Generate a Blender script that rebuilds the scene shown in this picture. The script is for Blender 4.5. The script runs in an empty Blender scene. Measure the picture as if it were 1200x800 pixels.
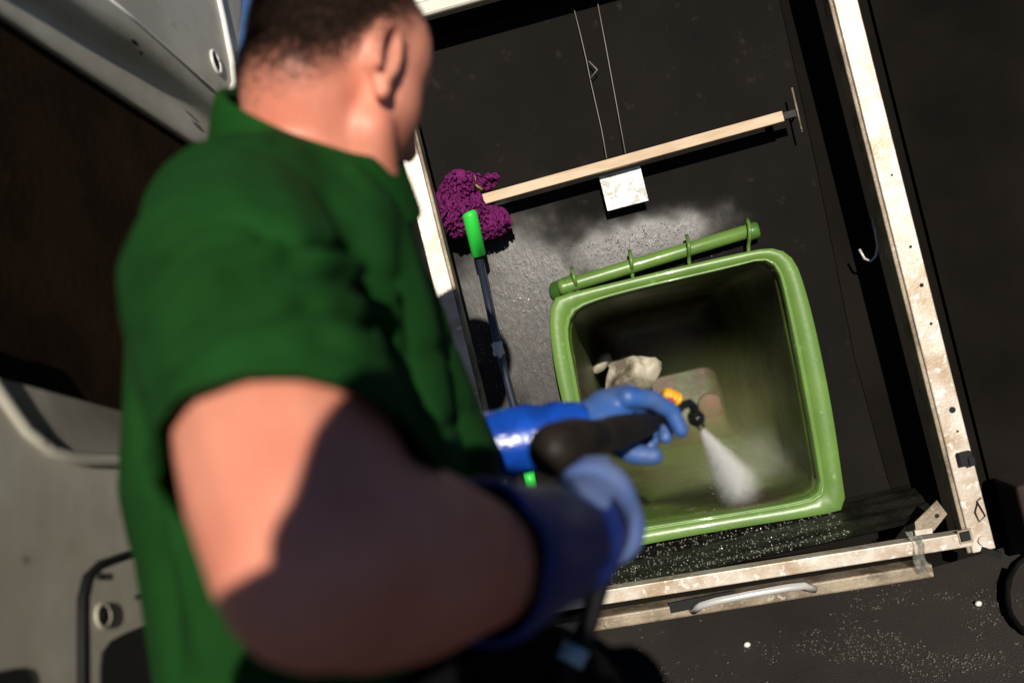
import bpy, bmesh, math, random
import numpy as np
from mathutils import Vector, Matrix, noise as mnoise
random.seed(7); rng = np.random.RandomState(7)
D = bpy.data
S = bpy.context.scene
R = math.radians

# ------------------------------------------------------------------ camera
FPX = 35/36*1200
PITCH, ROLL = R(10), R(14)
CAM = Vector((0, 0, 1.35))
FW = Vector((0, math.cos(PITCH), -math.sin(PITCH)))
X0 = Vector((1, 0, 0)); U0 = Vector((0, math.sin(PITCH), math.cos(PITCH)))
RC = X0*math.cos(ROLL) - U0*math.sin(ROLL)
UC = X0*math.sin(ROLL) + U0*math.cos(ROLL)
cam = D.objects.new('camera', D.cameras.new('camera')); S.collection.objects.link(cam)
cam.matrix_world = Matrix(((RC.x, UC.x, -FW.x, CAM.x), (RC.y, UC.y, -FW.y, CAM.y), (RC.z, UC.z, -FW.z, CAM.z), (0, 0, 0, 1)))
cam.data.lens = 35; cam.data.sensor_width = 36; cam.data.clip_start = .02; cam.data.clip_end = 2000
cam.data.dof.use_dof = True; cam.data.dof.focus_distance = 2.12; cam.data.dof.aperture_fstop = 2.6
S.camera = cam

# ------------------------------------------------------------------ world + sun
sdir = (FW + RC*((674-600)/FPX) + UC*((400-713)/FPX)).normalized()      # the way the light travels
tosun = -sdir
world = D.worlds.new('World'); S.world = world; world.use_nodes = True
wn = world.node_tree.nodes; wl = world.node_tree.links
bg = wn['Background']; sky = wn.new('ShaderNodeTexSky'); sky.sky_type = 'NISHITA'; sky.sun_disc = False
sky.sun_elevation = math.asin(tosun.z); sky.sun_rotation = math.atan2(tosun.x, tosun.y)
sky.air_density = .5; sky.dust_density = .05; sky.ozone_density = 4; sky.altitude = 800
wl.new(sky.outputs[0], bg.inputs[0]); bg.inputs[1].default_value = .05
sun = D.objects.new('sun', D.lights.new('sun', 'SUN')); S.collection.objects.link(sun)
sun.data.energy = 5.0; sun.data.angle = R(.5); sun.data.color = (1, .93, .82)
sun.rotation_euler = sdir.to_track_quat('-Z', 'Y').to_euler()
S.view_settings.view_transform = 'Standard'; S.view_settings.look = 'None'; S.view_settings.gamma = 1
S.view_settings.use_curve_mapping = False; S.view_settings.exposure = 0.0
S.render.engine = 'CYCLES'

# ------------------------------------------------------------------ helpers
def Q(px, py, d):
    return CAM + (FW + RC*((px-600)/FPX) + UC*((400-py)/FPX))*d
def cv(x, y, z):                       # a direction given right, up, away
    return (RC*x + UC*y + FW*z)
PSI = R(5)
W0 = -FW
ru = (X0*math.cos(PSI) + W0*math.sin(PSI)).normalized(); rv = U0.copy(); rw = ru.cross(rv).normalized()
RO = Q(820, 450, 2.1)
RM = Matrix(((ru.x, rv.x, rw.x, RO.x), (ru.y, rv.y, rw.y, RO.y), (ru.z, rv.z, rw.z, RO.z), (0, 0, 0, 1)))
def RK(px, py, w=0.):                  # rack coordinates under a photo point, on the plane w
    d = Q(px, py, 1) - CAM; t = (w + (RO-CAM).dot(rw))/d.dot(rw); p = CAM + d*t - RO
    return Vector((p.dot(ru), p.dot(rv), w))

def link(o, parent=None):
    S.collection.objects.link(o)
    if parent: o.parent = parent
    return o
def obj(name, bm, m, parent=None, smooth=True, mw=None, label=None, bevel=0):
    me = D.meshes.new(name)
    if isinstance(bm, bmesh.types.BMesh):
        if mw: bmesh.ops.transform(bm, matrix=mw, verts=bm.verts)
        bmesh.ops.recalc_face_normals(bm, faces=bm.faces)
        bm.to_mesh(me); bm.free()
    else: me = bm
    me.materials.clear(); me.materials.append(m)
    me.polygons.foreach_set('use_smooth', [smooth]*len(me.polygons))
    o = D.objects.new(name, me); link(o, parent)
    if parent: o.matrix_parent_inverse = Matrix.Translation(-parent.location)
    if bevel:
        b = o.modifiers.new('b', 'BEVEL'); b.width = bevel; b.segments = 2; b.limit_method = 'ANGLE'
    if label: o['label'] = label
    return o
def tag(o, label, cat, group=None, kind=None):
    o['label'] = label; o['category'] = cat
    if group: o['group'] = group
    if kind: o['kind'] = kind
    return o
def empty(name, loc, label, cat, group=None):
    o = D.objects.new(name, None); o.location = loc; o.empty_display_size = .05; link(o)
    return tag(o, label, cat, group)
def box(bm, c, s, rot=None):
    m = Matrix.Translation(c)
    if rot is not None: m = m @ rot
    return bmesh.ops.create_cube(bm, size=1, matrix=m @ Matrix.Diagonal((s[0], s[1], s[2], 1)))['verts']
def frame_from(z, hint=Vector((0, 0, 1))):
    z = z.normalized()
    if abs(z.dot(hint)) > .98: hint = Vector((1, 0, 0))
    x = hint.cross(z).normalized(); y = z.cross(x)
    return x, y, z
def beam(bm, a, b, wd, th, up):        # box from a to b, width along cross, th along up
    a = Vector(a); b = Vector(b); z = (b-a); L = z.length; z.normalize(); x = Vector(up).cross(z).normalized(); y = z.cross(x)
    m = Matrix(((x.x, y.x, z.x, 0), (x.y, y.y, z.y, 0), (x.z, y.z, z.z, 0), (0, 0, 0, 1)))
    return box(bm, (a+b)/2, (wd, th, L), m)
def tube(bm, pts, rs, n=12, cap=True):
    pts = [Vector(p) for p in pts]
    if not hasattr(rs, '__len__'): rs = [rs]*len(pts)
    rings = []; x = None
    for i, p in enumerate(pts):
        t = (pts[min(i+1, len(pts)-1)] - pts[max(i-1, 0)]).normalized()
        if x is None: x, y, _ = frame_from(t)
        else: x = (x - t*x.dot(t)).normalized(); y = t.cross(x)
        rings.append([bm.verts.new(p + (x*math.cos(2*math.pi*k/n) + y*math.sin(2*math.pi*k/n))*rs[i]) for k in range(n)])
    for a, b in zip(rings, rings[1:]):
        for k in range(n): bm.faces.new((a[k], a[(k+1) % n], b[(k+1) % n], b[k]))
    if cap:
        bm.faces.new(rings[0][::-1]); bm.faces.new(rings[-1])
def cap(bm, a, b, ra, rb, n=14):       # tapered capsule
    a = Vector(a); b = Vector(b); t = b-a; L = max(t.length, 1e-4); t = t/L
    pts = []; rs = []
    for k in range(5):
        th = math.pi/2*(1-k/5); pts.append(a - t*ra*math.sin(th)); rs.append(max(ra*math.cos(th), 1e-4))
    pts.append(a); rs.append(ra); pts.append(b); rs.append(rb)
    for k in range(1, 6):
        th = math.pi/2*(k/5); pts.append(b + t*rb*math.sin(th)); rs.append(max(rb*math.cos(th), 1e-4))
    tube(bm, pts, rs, n)
def chain(bm, pts, rs):
    for i in range(len(pts)-1): cap(bm, pts[i], pts[i+1], rs[i], rs[i+1])
def ell(bm, c, axes, rad, seg=20):
    c = Vector(c); x, y, z = [Vector(a).normalized() for a in axes]
    m = Matrix(((x.x*rad[0], y.x*rad[1], z.x*rad[2], c.x), (x.y*rad[0], y.y*rad[1], z.y*rad[2], c.y), (x.z*rad[0], y.z*rad[1], z.z*rad[2], c.z), (0, 0, 0, 1)))
    bmesh.ops.create_uvsphere(bm, u_segments=seg, v_segments=seg//2+2, radius=1, matrix=m)
def fuse(bm, voxel, smooth=6, fac=.6):
    """voxel-remesh a pile of shapes into one continuous surface and bake it"""
    me = D.meshes.new('tmp'); bmesh.ops.recalc_face_normals(bm, faces=bm.faces); bm.to_mesh(me); bm.free()
    o = D.objects.new('tmp', me); S.collection.objects.link(o)
    r = o.modifiers.new('r', 'REMESH'); r.mode = 'VOXEL'; r.voxel_size = voxel
    s = o.modifiers.new('s', 'SMOOTH'); s.iterations = smooth; s.factor = fac
    bpy.context.view_layer.update()
    out = D.meshes.new_from_object(o.evaluated_get(bpy.context.evaluated_depsgraph_get()))
    D.objects.remove(o); D.meshes.remove(me)
    return out
def getco(me):
    a = np.empty(len(me.vertices)*3); me.vertices.foreach_get('co', a); return a.reshape(-1, 3)
def setco(me, a): me.vertices.foreach_set('co', a.ravel()); me.update()
def getno(me):
    a = np.empty(len(me.vertices)*3); me.vertex_normals.foreach_get('vector', a); return a.reshape(-1, 3)
def topx(a):                            # world points to photo pixels (modelling aid for cloth folds)
    p = a - np.array(CAM); z = p @ np.array(FW)
    return 600 + FPX*(p @ np.array(RC))/z, 400 - FPX*(p @ np.array(UC))/z, z
def scatter(mats, sub=1):              # many small rounded grains as one mesh, fast
    t = bmesh.new(); bmesh.ops.create_icosphere(t, subdivisions=sub, radius=1)
    V = np.array([v.co[:] for v in t.verts]); F = np.array([[v.index for v in f.verts] for f in t.faces]); t.free()
    A = np.array([np.array(m) for m in mats]); n = len(A)
    P = np.einsum('nij,vj->nvi', A[:, :3, :3], V) + A[:, None, :3, 3]
    me = D.meshes.new('scatter'); Fs = (F[None] + (np.arange(n)*len(V))[:, None, None]).reshape(-1, 3)
    me.from_pydata(P.reshape(-1, 3).tolist(), [], Fs.tolist()); return me
def ss(a, b, x): t = np.clip((x-a)/(b-a), 0, 1); return t*t*(3-2*t)

# ------------------------------------------------------------------ materials
def mat(name, col, rough=.5, metal=0, spec=.5, col2=None, scale=8, lo=.4, hi=.6, bump=0, bscale=60, rough2=None, detail=6,
        col3=None, scale3=40, lo3=.6, hi3=.7, sss=0, sheen=0, coat=0, bkind='noise', stretch=None):
    m = D.materials.new(name); m.use_nodes = True; nt = m.node_tree; N = nt.nodes; L = nt.links
    b = N['Principled BSDF']; tc = N.new('ShaderNodeTexCoord'); src = tc.outputs['Object']
    if stretch:
        mp = N.new('ShaderNodeMapping'); mp.inputs['Scale'].default_value = stretch; L.new(src, mp.inputs[0]); src = mp.outputs[0]
    b.inputs['Base Color'].default_value = (*col, 1); b.inputs['Roughness'].default_value = rough
    b.inputs['Metallic'].default_value = metal; b.inputs['Specular IOR Level'].default_value = spec
    b.inputs['Sheen Weight'].default_value = sheen; b.inputs['Coat Weight'].default_value = coat
    if sss:
        b.inputs['Subsurface Weight'].default_value = sss; b.inputs['Subsurface Radius'].default_value = (1, .35, .2); b.inputs['Subsurface Scale'].default_value = .012
    last = None
    def noise(sc, lo_, hi_, typ='noise'):
        n = N.new('ShaderNodeTexNoise'); n.inputs['Scale'].default_value = sc; n.inputs['Detail'].default_value = detail; n.inputs['Roughness'].default_value = .6
        L.new(src, n.inputs['Vector'])
        r = N.new('ShaderNodeMapRange'); r.inputs['From Min'].default_value = lo_; r.inputs['From Max'].default_value = hi_
        L.new(n.outputs['Fac'], r.inputs['Value']); return r.outputs[0]
    if col2:
        f = noise(scale, lo, hi); mx = N.new('ShaderNodeMix'); mx.data_type = 'RGBA'
        L.new(f, mx.inputs[0]); mx.inputs[6].default_value = (*col, 1); mx.inputs[7].default_value = (*col2, 1); last = mx.outputs[2]
        if rough2 is not None:
            mr = N.new('ShaderNodeMix'); L.new(f, mr.inputs[0]); mr.inputs[2].default_value = rough; mr.inputs[3].default_value = rough2; L.new(mr.outputs[0], b.inputs['Roughness'])
    if col3:
        f = noise(scale3, lo3, hi3); mx = N.new('ShaderNodeMix'); mx.data_type = 'RGBA'
        L.new(f, mx.inputs[0]); L.new(last, mx.inputs[6]); mx.inputs[7].default_value = (*col3, 1); last = mx.outputs[2]
    if last: L.new(last, b.inputs['Base Color'])
    if bump:
        bp = N.new('ShaderNodeBump'); bp.inputs['Strength'].default_value = min(1, bump); bp.inputs['Distance'].default_value = .004
        if bkind == 'noise':
            n = N.new('ShaderNodeTexNoise'); n.inputs['Scale'].default_value = bscale; n.inputs['Detail'].default_value = 8; out = n.outputs['Fac']
        else:
            n = N.new('ShaderNodeTexVoronoi'); n.inputs['Scale'].default_value = bscale; out = n.outputs['Distance']
        L.new(src, n.inputs['Vector']); L.new(out, bp.inputs['Height']); L.new(bp.outputs[0], b.inputs['Normal'])
    return m
def nodes(m): return m.node_tree.nodes, m.node_tree.links, m.node_tree.nodes['Principled BSDF']

M_asph = mat('asphalt', (.036, .031, .028), .85, spec=.2, col2=(.058, .051, .045), scale=1.5, lo=.35, hi=.65, col3=(.22, .2, .18), scale3=160, lo3=.66, hi3=.74, bump=.55, bscale=150)
M_van = mat('van_paint_inside', (.56, .53, .45), .4, col2=(.44, .41, .33), scale=5, col3=(.2, .17, .13), scale3=30, lo3=.64, hi3=.78, bump=.1, bscale=30)
M_vanout = mat('van_paint_outside', (.72, .72, .7), .3, col2=(.64, .63, .6), scale=3, coat=.5)
M_ply = mat('dark_plywood', (.012, .007, .004), .8, spec=.06, col2=(.03, .016, .008), scale=6, lo=.3, hi=.7, col3=(.13, .09, .05), scale3=90, lo3=.68, hi3=.76, bump=.25, bscale=90)
M_rubber = mat('black_rubber', (.008, .008, .008), .6, spec=.15, bump=.1)
M_alu = mat('dull_aluminium', (.66, .60, .52), .42, metal=.25, col2=(.40, .30, .20), scale=11, lo=.40, hi=.66, col3=(.74, .7, .64), scale3=70, lo3=.55, hi3=.65, bump=.12, bscale=200)
M_alud = mat('dirty_sill_metal', (.33, .27, .19), .5, metal=.1, col2=(.16, .12, .08), scale=14, col3=(.45, .4, .33), scale3=60, bump=.4, bscale=120)
M_chrome = mat('bright_steel', (.9, .89, .86), .22, metal=.5)
M_wire = mat('galvanised_wire', (.2, .19, .17), .5, metal=.1)
M_steel = mat('hook_steel', (.62, .58, .52), .4, metal=.2)
M_wood = mat('pale_wood', (.62, .47, .32), .65, col2=(.5, .36, .23), scale=9, stretch=(1, 6, 6), bump=.2, bscale=40)
M_green = mat('bin_green_plastic', (.135, .25, .048), .36, col2=(.10, .19, .038), scale=7, lo=.35, hi=.65, col3=(.2, .36, .12), scale3=55, lo3=.62, hi3=.72, bump=.08, bscale=90, coat=.25)
M_green_dk = mat('bin_handle_green', (.05, .14, .022), .35, col2=(.08, .19, .035), scale=12, bump=.2, bscale=90, coat=.3)
M_plate = mat('foil_plate', (.8, .8, .78), .4, metal=0, col2=(.45, .44, .4), scale=60, lo=.5, hi=.6, bump=.8, bscale=120)
M_dark = mat('dark_hole', (.004, .004, .004), .8)
M_purple = mat('purple_chenille', (.17, .018, .12), .95, spec=.1, col2=(.10, .009, .07), scale=90, bump=.6, bscale=300)
M_limeg = mat('lime_green_plastic', (.03, .62, .06), .4, coat=.3)
M_pole = mat('dark_blue_pole', (.018, .022, .035), .3, coat=.6)
M_tape = mat('white_tape', (.75, .74, .7), .6, bump=.5, bscale=150)
M_navy = mat('navy_gauntlet', (.006, .035, .26), .38, col2=(.005, .022, .17), scale=20, bump=.4, bscale=30)
M_cuff = mat('wet_blue_gauntlet', (.008, .075, .46), .22, col2=(.006, .05, .33), scale=25, bump=.8, bscale=35, coat=.6)
M_glove = mat('worn_blue_rubber_glove', (.03, .105, .36), .45, col2=(.07, .13, .30), scale=22, lo=.38, hi=.66, col3=(.26, .27, .34), scale3=14, lo3=.6, hi3=.78, bump=.3, bscale=90)
M_glove2 = mat('dusty_pale_blue_glove', (.10, .17, .42), .55, col2=(.15, .2, .38), scale=22, lo=.38, hi=.66, col3=(.26, .27, .34), scale3=14, lo3=.6, hi3=.78, bump=.3, bscale=90)
M_gun = mat('black_gun_plastic', (.008, .0065, .0055), .5, spec=.15, col2=(.02, .015, .012), scale=20, bump=.3, bscale=70)
M_gloss = mat('glossy_black', (.008, .008, .008), .12, coat=.8)
M_yellow = mat('yellow_label_plastic', (.85, .42, .01), .45)
M_red = mat('red_plastic', (.5, .03, .02), .45)
M_trous = mat('black_trousers', (.005, .005, .006), .95, spec=.05, bump=.4, bscale=200)
M_hair = mat('dark_brown_hair', (.034, .021, .014), .6, spec=.25)
M_eye = mat('eyeball_white', (.7, .66, .62), .2)
M_lip = mat('lips', (.45, .16, .13), .5)
M_boot = mat('black_boot_leather', (.012, .011, .01), .5)
M_paleblue = mat('pale_blue_plastic', (.35, .5, .58), .5)
M_redlid = mat('dull_red_plastic', (.15, .025, .02), .6, col2=(.07, .03, .02), scale=50, lo=.4, hi=.6)
M_bag = mat('grubby_white_plastic_bag', (.5, .45, .36), .6, col2=(.10, .08, .05), scale=14, bump=.8, bscale=30)
M_orange = mat('orange_wrapper', (.5, .18, .06), .5)
M_jacket = mat('grey_jacket', (.06, .06, .065), .9)

# skin with stubble / close hair darkening carried by the surface itself
M_skin = mat('skin', (.78, .32, .215), .5, sss=.2, col2=(.70, .22, .14), scale=11, lo=.35, hi=.7, bump=.12, bscale=220)
N_, L_, B_ = nodes(M_skin)
at = N_.new('ShaderNodeAttribute'); at.attribute_name = 'stubble'
src_ = B_.inputs['Base Color'].links[0].from_socket
mx = N_.new('ShaderNodeMix'); mx.data_type = 'RGBA'; L_.new(at.outputs['Fac'], mx.inputs[0]); L_.new(src_, mx.inputs[6]); mx.inputs[7].default_value = (.035, .022, .017, 1)
ri_ = N_.new('ShaderNodeMapRange'); ri_.inputs['To Min'].default_value = .5; ri_.inputs['To Max'].default_value = .05; L_.new(at.outputs['Fac'], ri_.inputs['Value']); L_.new(ri_.outputs[0], B_.inputs['Specular IOR Level'])
L_.new(mx.outputs[2], B_.inputs['Base Color'])
# knitted polo cloth
M_shirt = mat('bottle_green_pique', (.008, .056, .009), .9, spec=.12, col2=(.006, .040, .006), scale=7, bump=.35, bscale=700)
M_collar = mat('bottle_green_rib', (.007, .055, .007), .9, spec=.12, bump=.4, bscale=400)

# black panel, with sunlit wet sheen painted as paler colour, and droplets, near the bin
def panel_mat():
    m = mat('black_wet_panel', (.0075, .0068, .0062), .7, spec=.02, col2=(.013, .011, .010), scale=3, lo=.3, hi=.7, col3=(.035, .03, .024), scale3=26, lo3=.62, hi3=.85)
    N, L, b = nodes(m)
    tc = N.new('ShaderNodeTexCoord')
    mp = N.new('ShaderNodeMapping'); L.new(tc.outputs['Object'], mp.inputs[0])
    inv = RM.inverted()
    mp.inputs['Location'].default_value = inv.to_translation(); mp.inputs['Rotation'].default_value = inv.to_euler()
    # an ellipse of painted wet sheen left of the bin
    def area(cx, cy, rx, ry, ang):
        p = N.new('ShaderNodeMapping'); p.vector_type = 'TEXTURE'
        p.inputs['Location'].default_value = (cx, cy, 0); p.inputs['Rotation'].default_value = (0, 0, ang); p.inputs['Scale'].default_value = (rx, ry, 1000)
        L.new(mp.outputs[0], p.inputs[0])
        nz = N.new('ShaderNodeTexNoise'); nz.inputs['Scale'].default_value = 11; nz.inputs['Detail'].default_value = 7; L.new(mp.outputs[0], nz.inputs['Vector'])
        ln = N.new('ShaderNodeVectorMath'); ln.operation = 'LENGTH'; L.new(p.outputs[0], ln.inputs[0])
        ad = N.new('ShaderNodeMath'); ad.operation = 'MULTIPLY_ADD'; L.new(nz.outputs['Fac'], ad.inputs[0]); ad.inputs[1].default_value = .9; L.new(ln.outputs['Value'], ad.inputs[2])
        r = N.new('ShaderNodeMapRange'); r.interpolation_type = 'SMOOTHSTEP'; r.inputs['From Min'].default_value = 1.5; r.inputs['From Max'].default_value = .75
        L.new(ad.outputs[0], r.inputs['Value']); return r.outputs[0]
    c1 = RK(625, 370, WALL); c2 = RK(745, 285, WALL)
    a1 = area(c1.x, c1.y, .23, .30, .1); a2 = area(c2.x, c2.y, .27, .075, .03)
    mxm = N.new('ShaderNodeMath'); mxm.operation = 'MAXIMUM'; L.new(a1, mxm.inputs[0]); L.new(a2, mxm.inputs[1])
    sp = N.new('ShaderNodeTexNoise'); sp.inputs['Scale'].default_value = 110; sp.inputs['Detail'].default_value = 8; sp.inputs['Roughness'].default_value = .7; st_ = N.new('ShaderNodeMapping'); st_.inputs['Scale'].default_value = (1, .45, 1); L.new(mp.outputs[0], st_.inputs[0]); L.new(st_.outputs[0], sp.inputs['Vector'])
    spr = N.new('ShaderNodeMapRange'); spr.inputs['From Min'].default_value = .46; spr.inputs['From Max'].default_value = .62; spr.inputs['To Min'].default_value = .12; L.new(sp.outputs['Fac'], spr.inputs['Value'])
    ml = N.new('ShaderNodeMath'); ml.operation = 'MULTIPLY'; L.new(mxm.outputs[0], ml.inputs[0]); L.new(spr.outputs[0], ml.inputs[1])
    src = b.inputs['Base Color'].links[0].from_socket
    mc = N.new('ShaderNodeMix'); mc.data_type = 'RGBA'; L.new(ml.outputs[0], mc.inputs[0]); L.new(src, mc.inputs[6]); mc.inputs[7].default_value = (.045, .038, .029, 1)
    # droplets catching the sun
    vo = N.new('ShaderNodeTexVoronoi'); vo.inputs['Scale'].default_value = 210; L.new(mp.outputs[0], vo.inputs['Vector'])
    vr = N.new('ShaderNodeMapRange'); vr.inputs['From Min'].default_value = .0; vr.inputs['From Max'].default_value = .38; vr.inputs['To Min'].default_value = 1; vr.inputs['To Max'].default_value = 0; L.new(vo.outputs['Distance'], vr.inputs['Value'])
    vm = N.new('ShaderNodeMath'); vm.operation = 'MULTIPLY'; L.new(sp.outputs['Fac'], vm.inputs[0]); L.new(mxm.outputs[0], vm.inputs[1])
    bp = N.new('ShaderNodeBump'); bp.inputs['Strength'].default_value = .5; bp.inputs['Distance'].default_value = .0011; L.new(vm.outputs[0], bp.inputs['Height']); L.new(bp.outputs[0], b.inputs['Normal'])
    rr = N.new('ShaderNodeMapRange'); rr.inputs['To Min'].default_value = .7; rr.inputs['To Max'].default_value = .3; L.new(mxm.outputs[0], rr.inputs['Value']); L.new(rr.outputs[0], b.inputs['Roughness']); sr = N.new('ShaderNodeMapRange'); sr.inputs['To Min'].default_value = .02; sr.inputs['To Max'].default_value = .5; L.new(mxm.outputs[0], sr.inputs['Value']); L.new(sr.outputs[0], b.inputs['Specular IOR Level'])
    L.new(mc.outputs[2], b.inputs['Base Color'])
    return m
WALL = -.085
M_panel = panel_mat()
M_black = mat('matt_black_board', (.005, .004, .0035), .8, spec=.02, col2=(.012, .010, .008), scale=2.5, lo=.3, hi=.7, bump=.15, bscale=80)
M_tray = mat('black_wet_tray', (.006, .006, .005), .22, spec=.4, col2=(.016, .016, .012), scale=18, bump=1, bscale=130, coat=.25, stretch=(1, 1, 1))

# ------------------------------------------------------------------ ground, far house
bm = bmesh.new(); bmesh.ops.create_grid(bm, x_segments=40, y_segments=40, size=600)
g = obj('ground', bm, M_asph, smooth=False); g['kind'] = 'structure'
gm = []
for i in range(5200):
    if i % 3: p = Q(1070+110*rng.normal(), 765+45*rng.normal(), 1)
    else: p = Q(random.uniform(740, 1260), random.uniform(690, 830), 1)
    d = p-CAM
    if d.z > -.2: continue
    c = CAM+d*(-CAM.z/d.z)
    if c.y < 1.2 or c.y > 2.9 or mnoise.noise(c*5)+.5*mnoise.noise(c*17) < -.05+.25*random.random(): continue
    q = random.choice((.0009, .0012, .0016, .0022, .0034)); gm.append(Matrix.Translation(c+Vector((0, 0, q*.3))) @ Matrix.Rotation(random.random()*6, 4, 'Z') @ Matrix.Diagonal((q, q*.7, q*.6, 1)))
bm = scatter(gm)
M_grit = mat('pale_grit', (.16, .145, .125), .6, col2=(.05, .045, .04), scale=400, lo=.4, hi=.6)
tag(obj('gravel', bm, M_grit), 'loose pale grit scattered on the dark tarmac', 'gravel', kind='stuff')
for (px, py, lb) in ((876, 757, 'white pebble on the tarmac below the chrome handle'), (1147, 709, 'white pebble on the tarmac beside the coiled black cable')):
    d = Q(px, py, 1)-CAM; c = CAM + d*(-CAM.z/d.z); bm = bmesh.new()
    ell(bm, c+Vector((0, 0, .005)), ((1, 0, 0), (0, 1, 0), (0, 0, 1)), (.009, .007, .007), 10)
    tag(obj('pebble', bm, M_tape), lb, 'pebble')
hc = Q(300, 120, 1)-CAM; hc.z = 0; hc.normalize(); hc = hc*34
hs = empty('house', hc, 'distant white rendered house, just visible between the van door and the back of the head', 'house')
hx = Vector((hc.y, -hc.x, 0)).normalized(); hm = Matrix(((hx.x, hc.normalized().x, 0, hc.x), (hx.y, hc.normalized().y, 0, hc.y), (0, 0, 1, 0), (0, 0, 0, 1)))
bm = bmesh.new(); box(bm, (0, 4, 2.7), (9, 8, 5.4)); obj('wall', bm, mat('white_render', (.75, .73, .68), .8), hs, False, hm)
bm = bmesh.new(); vs = [bm.verts.new(v) for v in ((-4.9, -.4, 5.4), (4.9, -.4, 5.4), (4.9, 8.4, 5.4), (-4.9, 8.4, 5.4), (-4.9, 4, 6.6), (4.9, 4, 6.6))]
for f in ((0, 1, 5, 4), (2, 3, 4, 5), (0, 4, 3), (1, 2, 5), (3, 2, 1, 0)): bm.faces.new([vs[i] for i in f])
obj('roof', bm, mat('roof_tile', (.2, .09, .06), .8), hs, False, hm)
for x in (-2.6, 2.6):
    for z in (1.5, 4.1):
        bm = bmesh.new(); box(bm, (x, -.02, z), (1.3, .06, 1.2)); obj('window', bm, mat('window_glass', (.05, .06, .08), .1), hs, False, hm)

# ------------------------------------------------------------------ the van: shell, lining, floor sill, open door
van = empty('van', (RO.x, RO.y, 0), 'white panel van with rear opened and black lined washing bay inside', 'van')
def quadplate(bm, pts, th):            # pts on a rack plane, extruded back
    a = [bm.verts.new(p) for p in pts]; b = [bm.verts.new(Vector(p)-Vector((0, 0, th))) for p in pts]; n = len(pts)
    bm.faces.new(a); bm.faces.new(b[::-1])
    for i in range(n): bm.faces.new((a[i], b[i], b[(i+1) % n], a[(i+1) % n]))
# bin outline in rack coordinates
def smooth_loop(px, w, N=96, it=2):
    p = [RK(x, y, w).to_2d() for x, y in px]
    for _ in range(it):
        q = []
        for i in range(len(p)):
            a, b = p[i], p[(i+1) % len(p)]; q += [a*.75+b*.25, a*.25+b*.75]
        p = q
    L = [0]
    for i in range(len(p)): L.append(L[-1] + (p[(i+1) % len(p)]-p[i]).length)
    c = sum(p, Vector((0, 0)))/len(p)
    # sample by angle so that loops bridge cleanly
    out = []
    for k in range(N):
        th = 2*math.pi*k/N; d = Vector((math.cos(th), math.sin(th))); best = None
        for i in range(len(p)):
            a = p[i]-CEN; b = p[(i+1) % len(p)]-CEN; e = b-a; den = d.x*e.y-d.y*e.x
            if abs(den) < 1e-9: continue
            t = (a.x*e.y-a.y*e.x)/den; s = (a.x*d.y-a.y*d.x)/den
            if t > 0 and -1e-6 <= s <= 1+1e-6 and (best is None or t > best): best = t
        out.append(CEN + d*best)
    return out
CEN = RK(815, 462, 0).to_2d()
outer = smooth_loop([(648, 432), (641, 350), (668, 343), (860, 297), (925, 286), (948, 345), (975, 470), (990, 575), (993, 596), (975, 602), (850, 621), (735, 642), (712, 650), (698, 632), (672, 520)], 0, it=3)
inner = smooth_loop([(676, 440), (662, 372), (700, 350), (860, 314), (908, 300), (922, 360), (940, 450), (957, 545), (962, 578), (930, 588), (850, 601), (745, 618), (712, 622), (700, 590), (686, 500)], 0, it=3)
SC = Matrix.Identity(4)
# back panel with an opening the bin body passes through
wl_ = RK(455, 900, WALL); tr = RK(1035, -160, WALL)
xl, xr, yb, yt = RK(440, 400, WALL).x, RK(1090, 300, WALL).x, RK(860, 690, WALL).y-.02, RK(700, -60, WALL).y
bm = bmesh.new(); N = len(outer); ins = []; outv = []
for k in range(N):
    p = CEN + (outer[k]-CEN)*.93; ins.append(bm.verts.new((p.x, p.y, WALL)))
    d = (outer[k]-CEN).normalized(); ts = []
    if abs(d.x) > 1e-6: ts.append(((xr if d.x > 0 else xl)-CEN.x)/d.x)
    if abs(d.y) > 1e-6: ts.append(((yt if d.y > 0 else yb)-CEN.y)/d.y)
    q = CEN + d*min(ts); outv.append(bm.verts.new((q.x, q.y, WALL)))
for k in range(N): bm.faces.new((ins[k], ins[(k+1) % N], outv[(k+1) % N], outv[k]))
corners = [(xl, yb), (xr, yb), (xr, yt), (xl, yt)]
for cx_, cy_ in corners:               # fill the corner gaps
    best = sorted(range(N), key=lambda k: (Vector((outv[k].co.x, outv[k].co.y))-Vector((cx_, cy_))).length)[:8]
    for k in range(N):
        a, b = outv[k], outv[(k+1) % N]
        if abs(a.co.x-b.co.x) > 1e-4 and abs(a.co.y-b.co.y) > 1e-4:
            if (Vector((a.co.x, a.co.y))-Vector((cx_, cy_))).length < .2:
                bm.faces.new((a, b, bm.verts.new((cx_, cy_, WALL))))
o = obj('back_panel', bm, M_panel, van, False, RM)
if o.data.polygons[0].normal.dot(rw) < 0: o.data.flip_normals()
sd = o.modifiers.new('s', 'SOLIDIFY'); sd.thickness = .012; sd.offset = -1
bm = bmesh.new(); quadplate(bm, [tuple(RK(*q, WALL+.004)) for q in ((1082, 668), (1040, 560), (1002, 420), (958, 200), (905, -40), (1010, -60), (1180, 640))], .0035)
obj('side_liner', bm, M_black, van, False, RM)
ysp = RK(1180, 652, WALL+.02).y
# flank boards right of the post and top board
bm = bmesh.new(); quadplate(bm, [(xr+.001, ysp, WALL+.02), (xr+1.1, ysp, WALL+.02), (xr+1.1, yt+.3, WALL+.02), (xr+.001, yt+.3, WALL+.02)], .02)
obj('side_panel', bm, M_black, van, False, RM)
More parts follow.
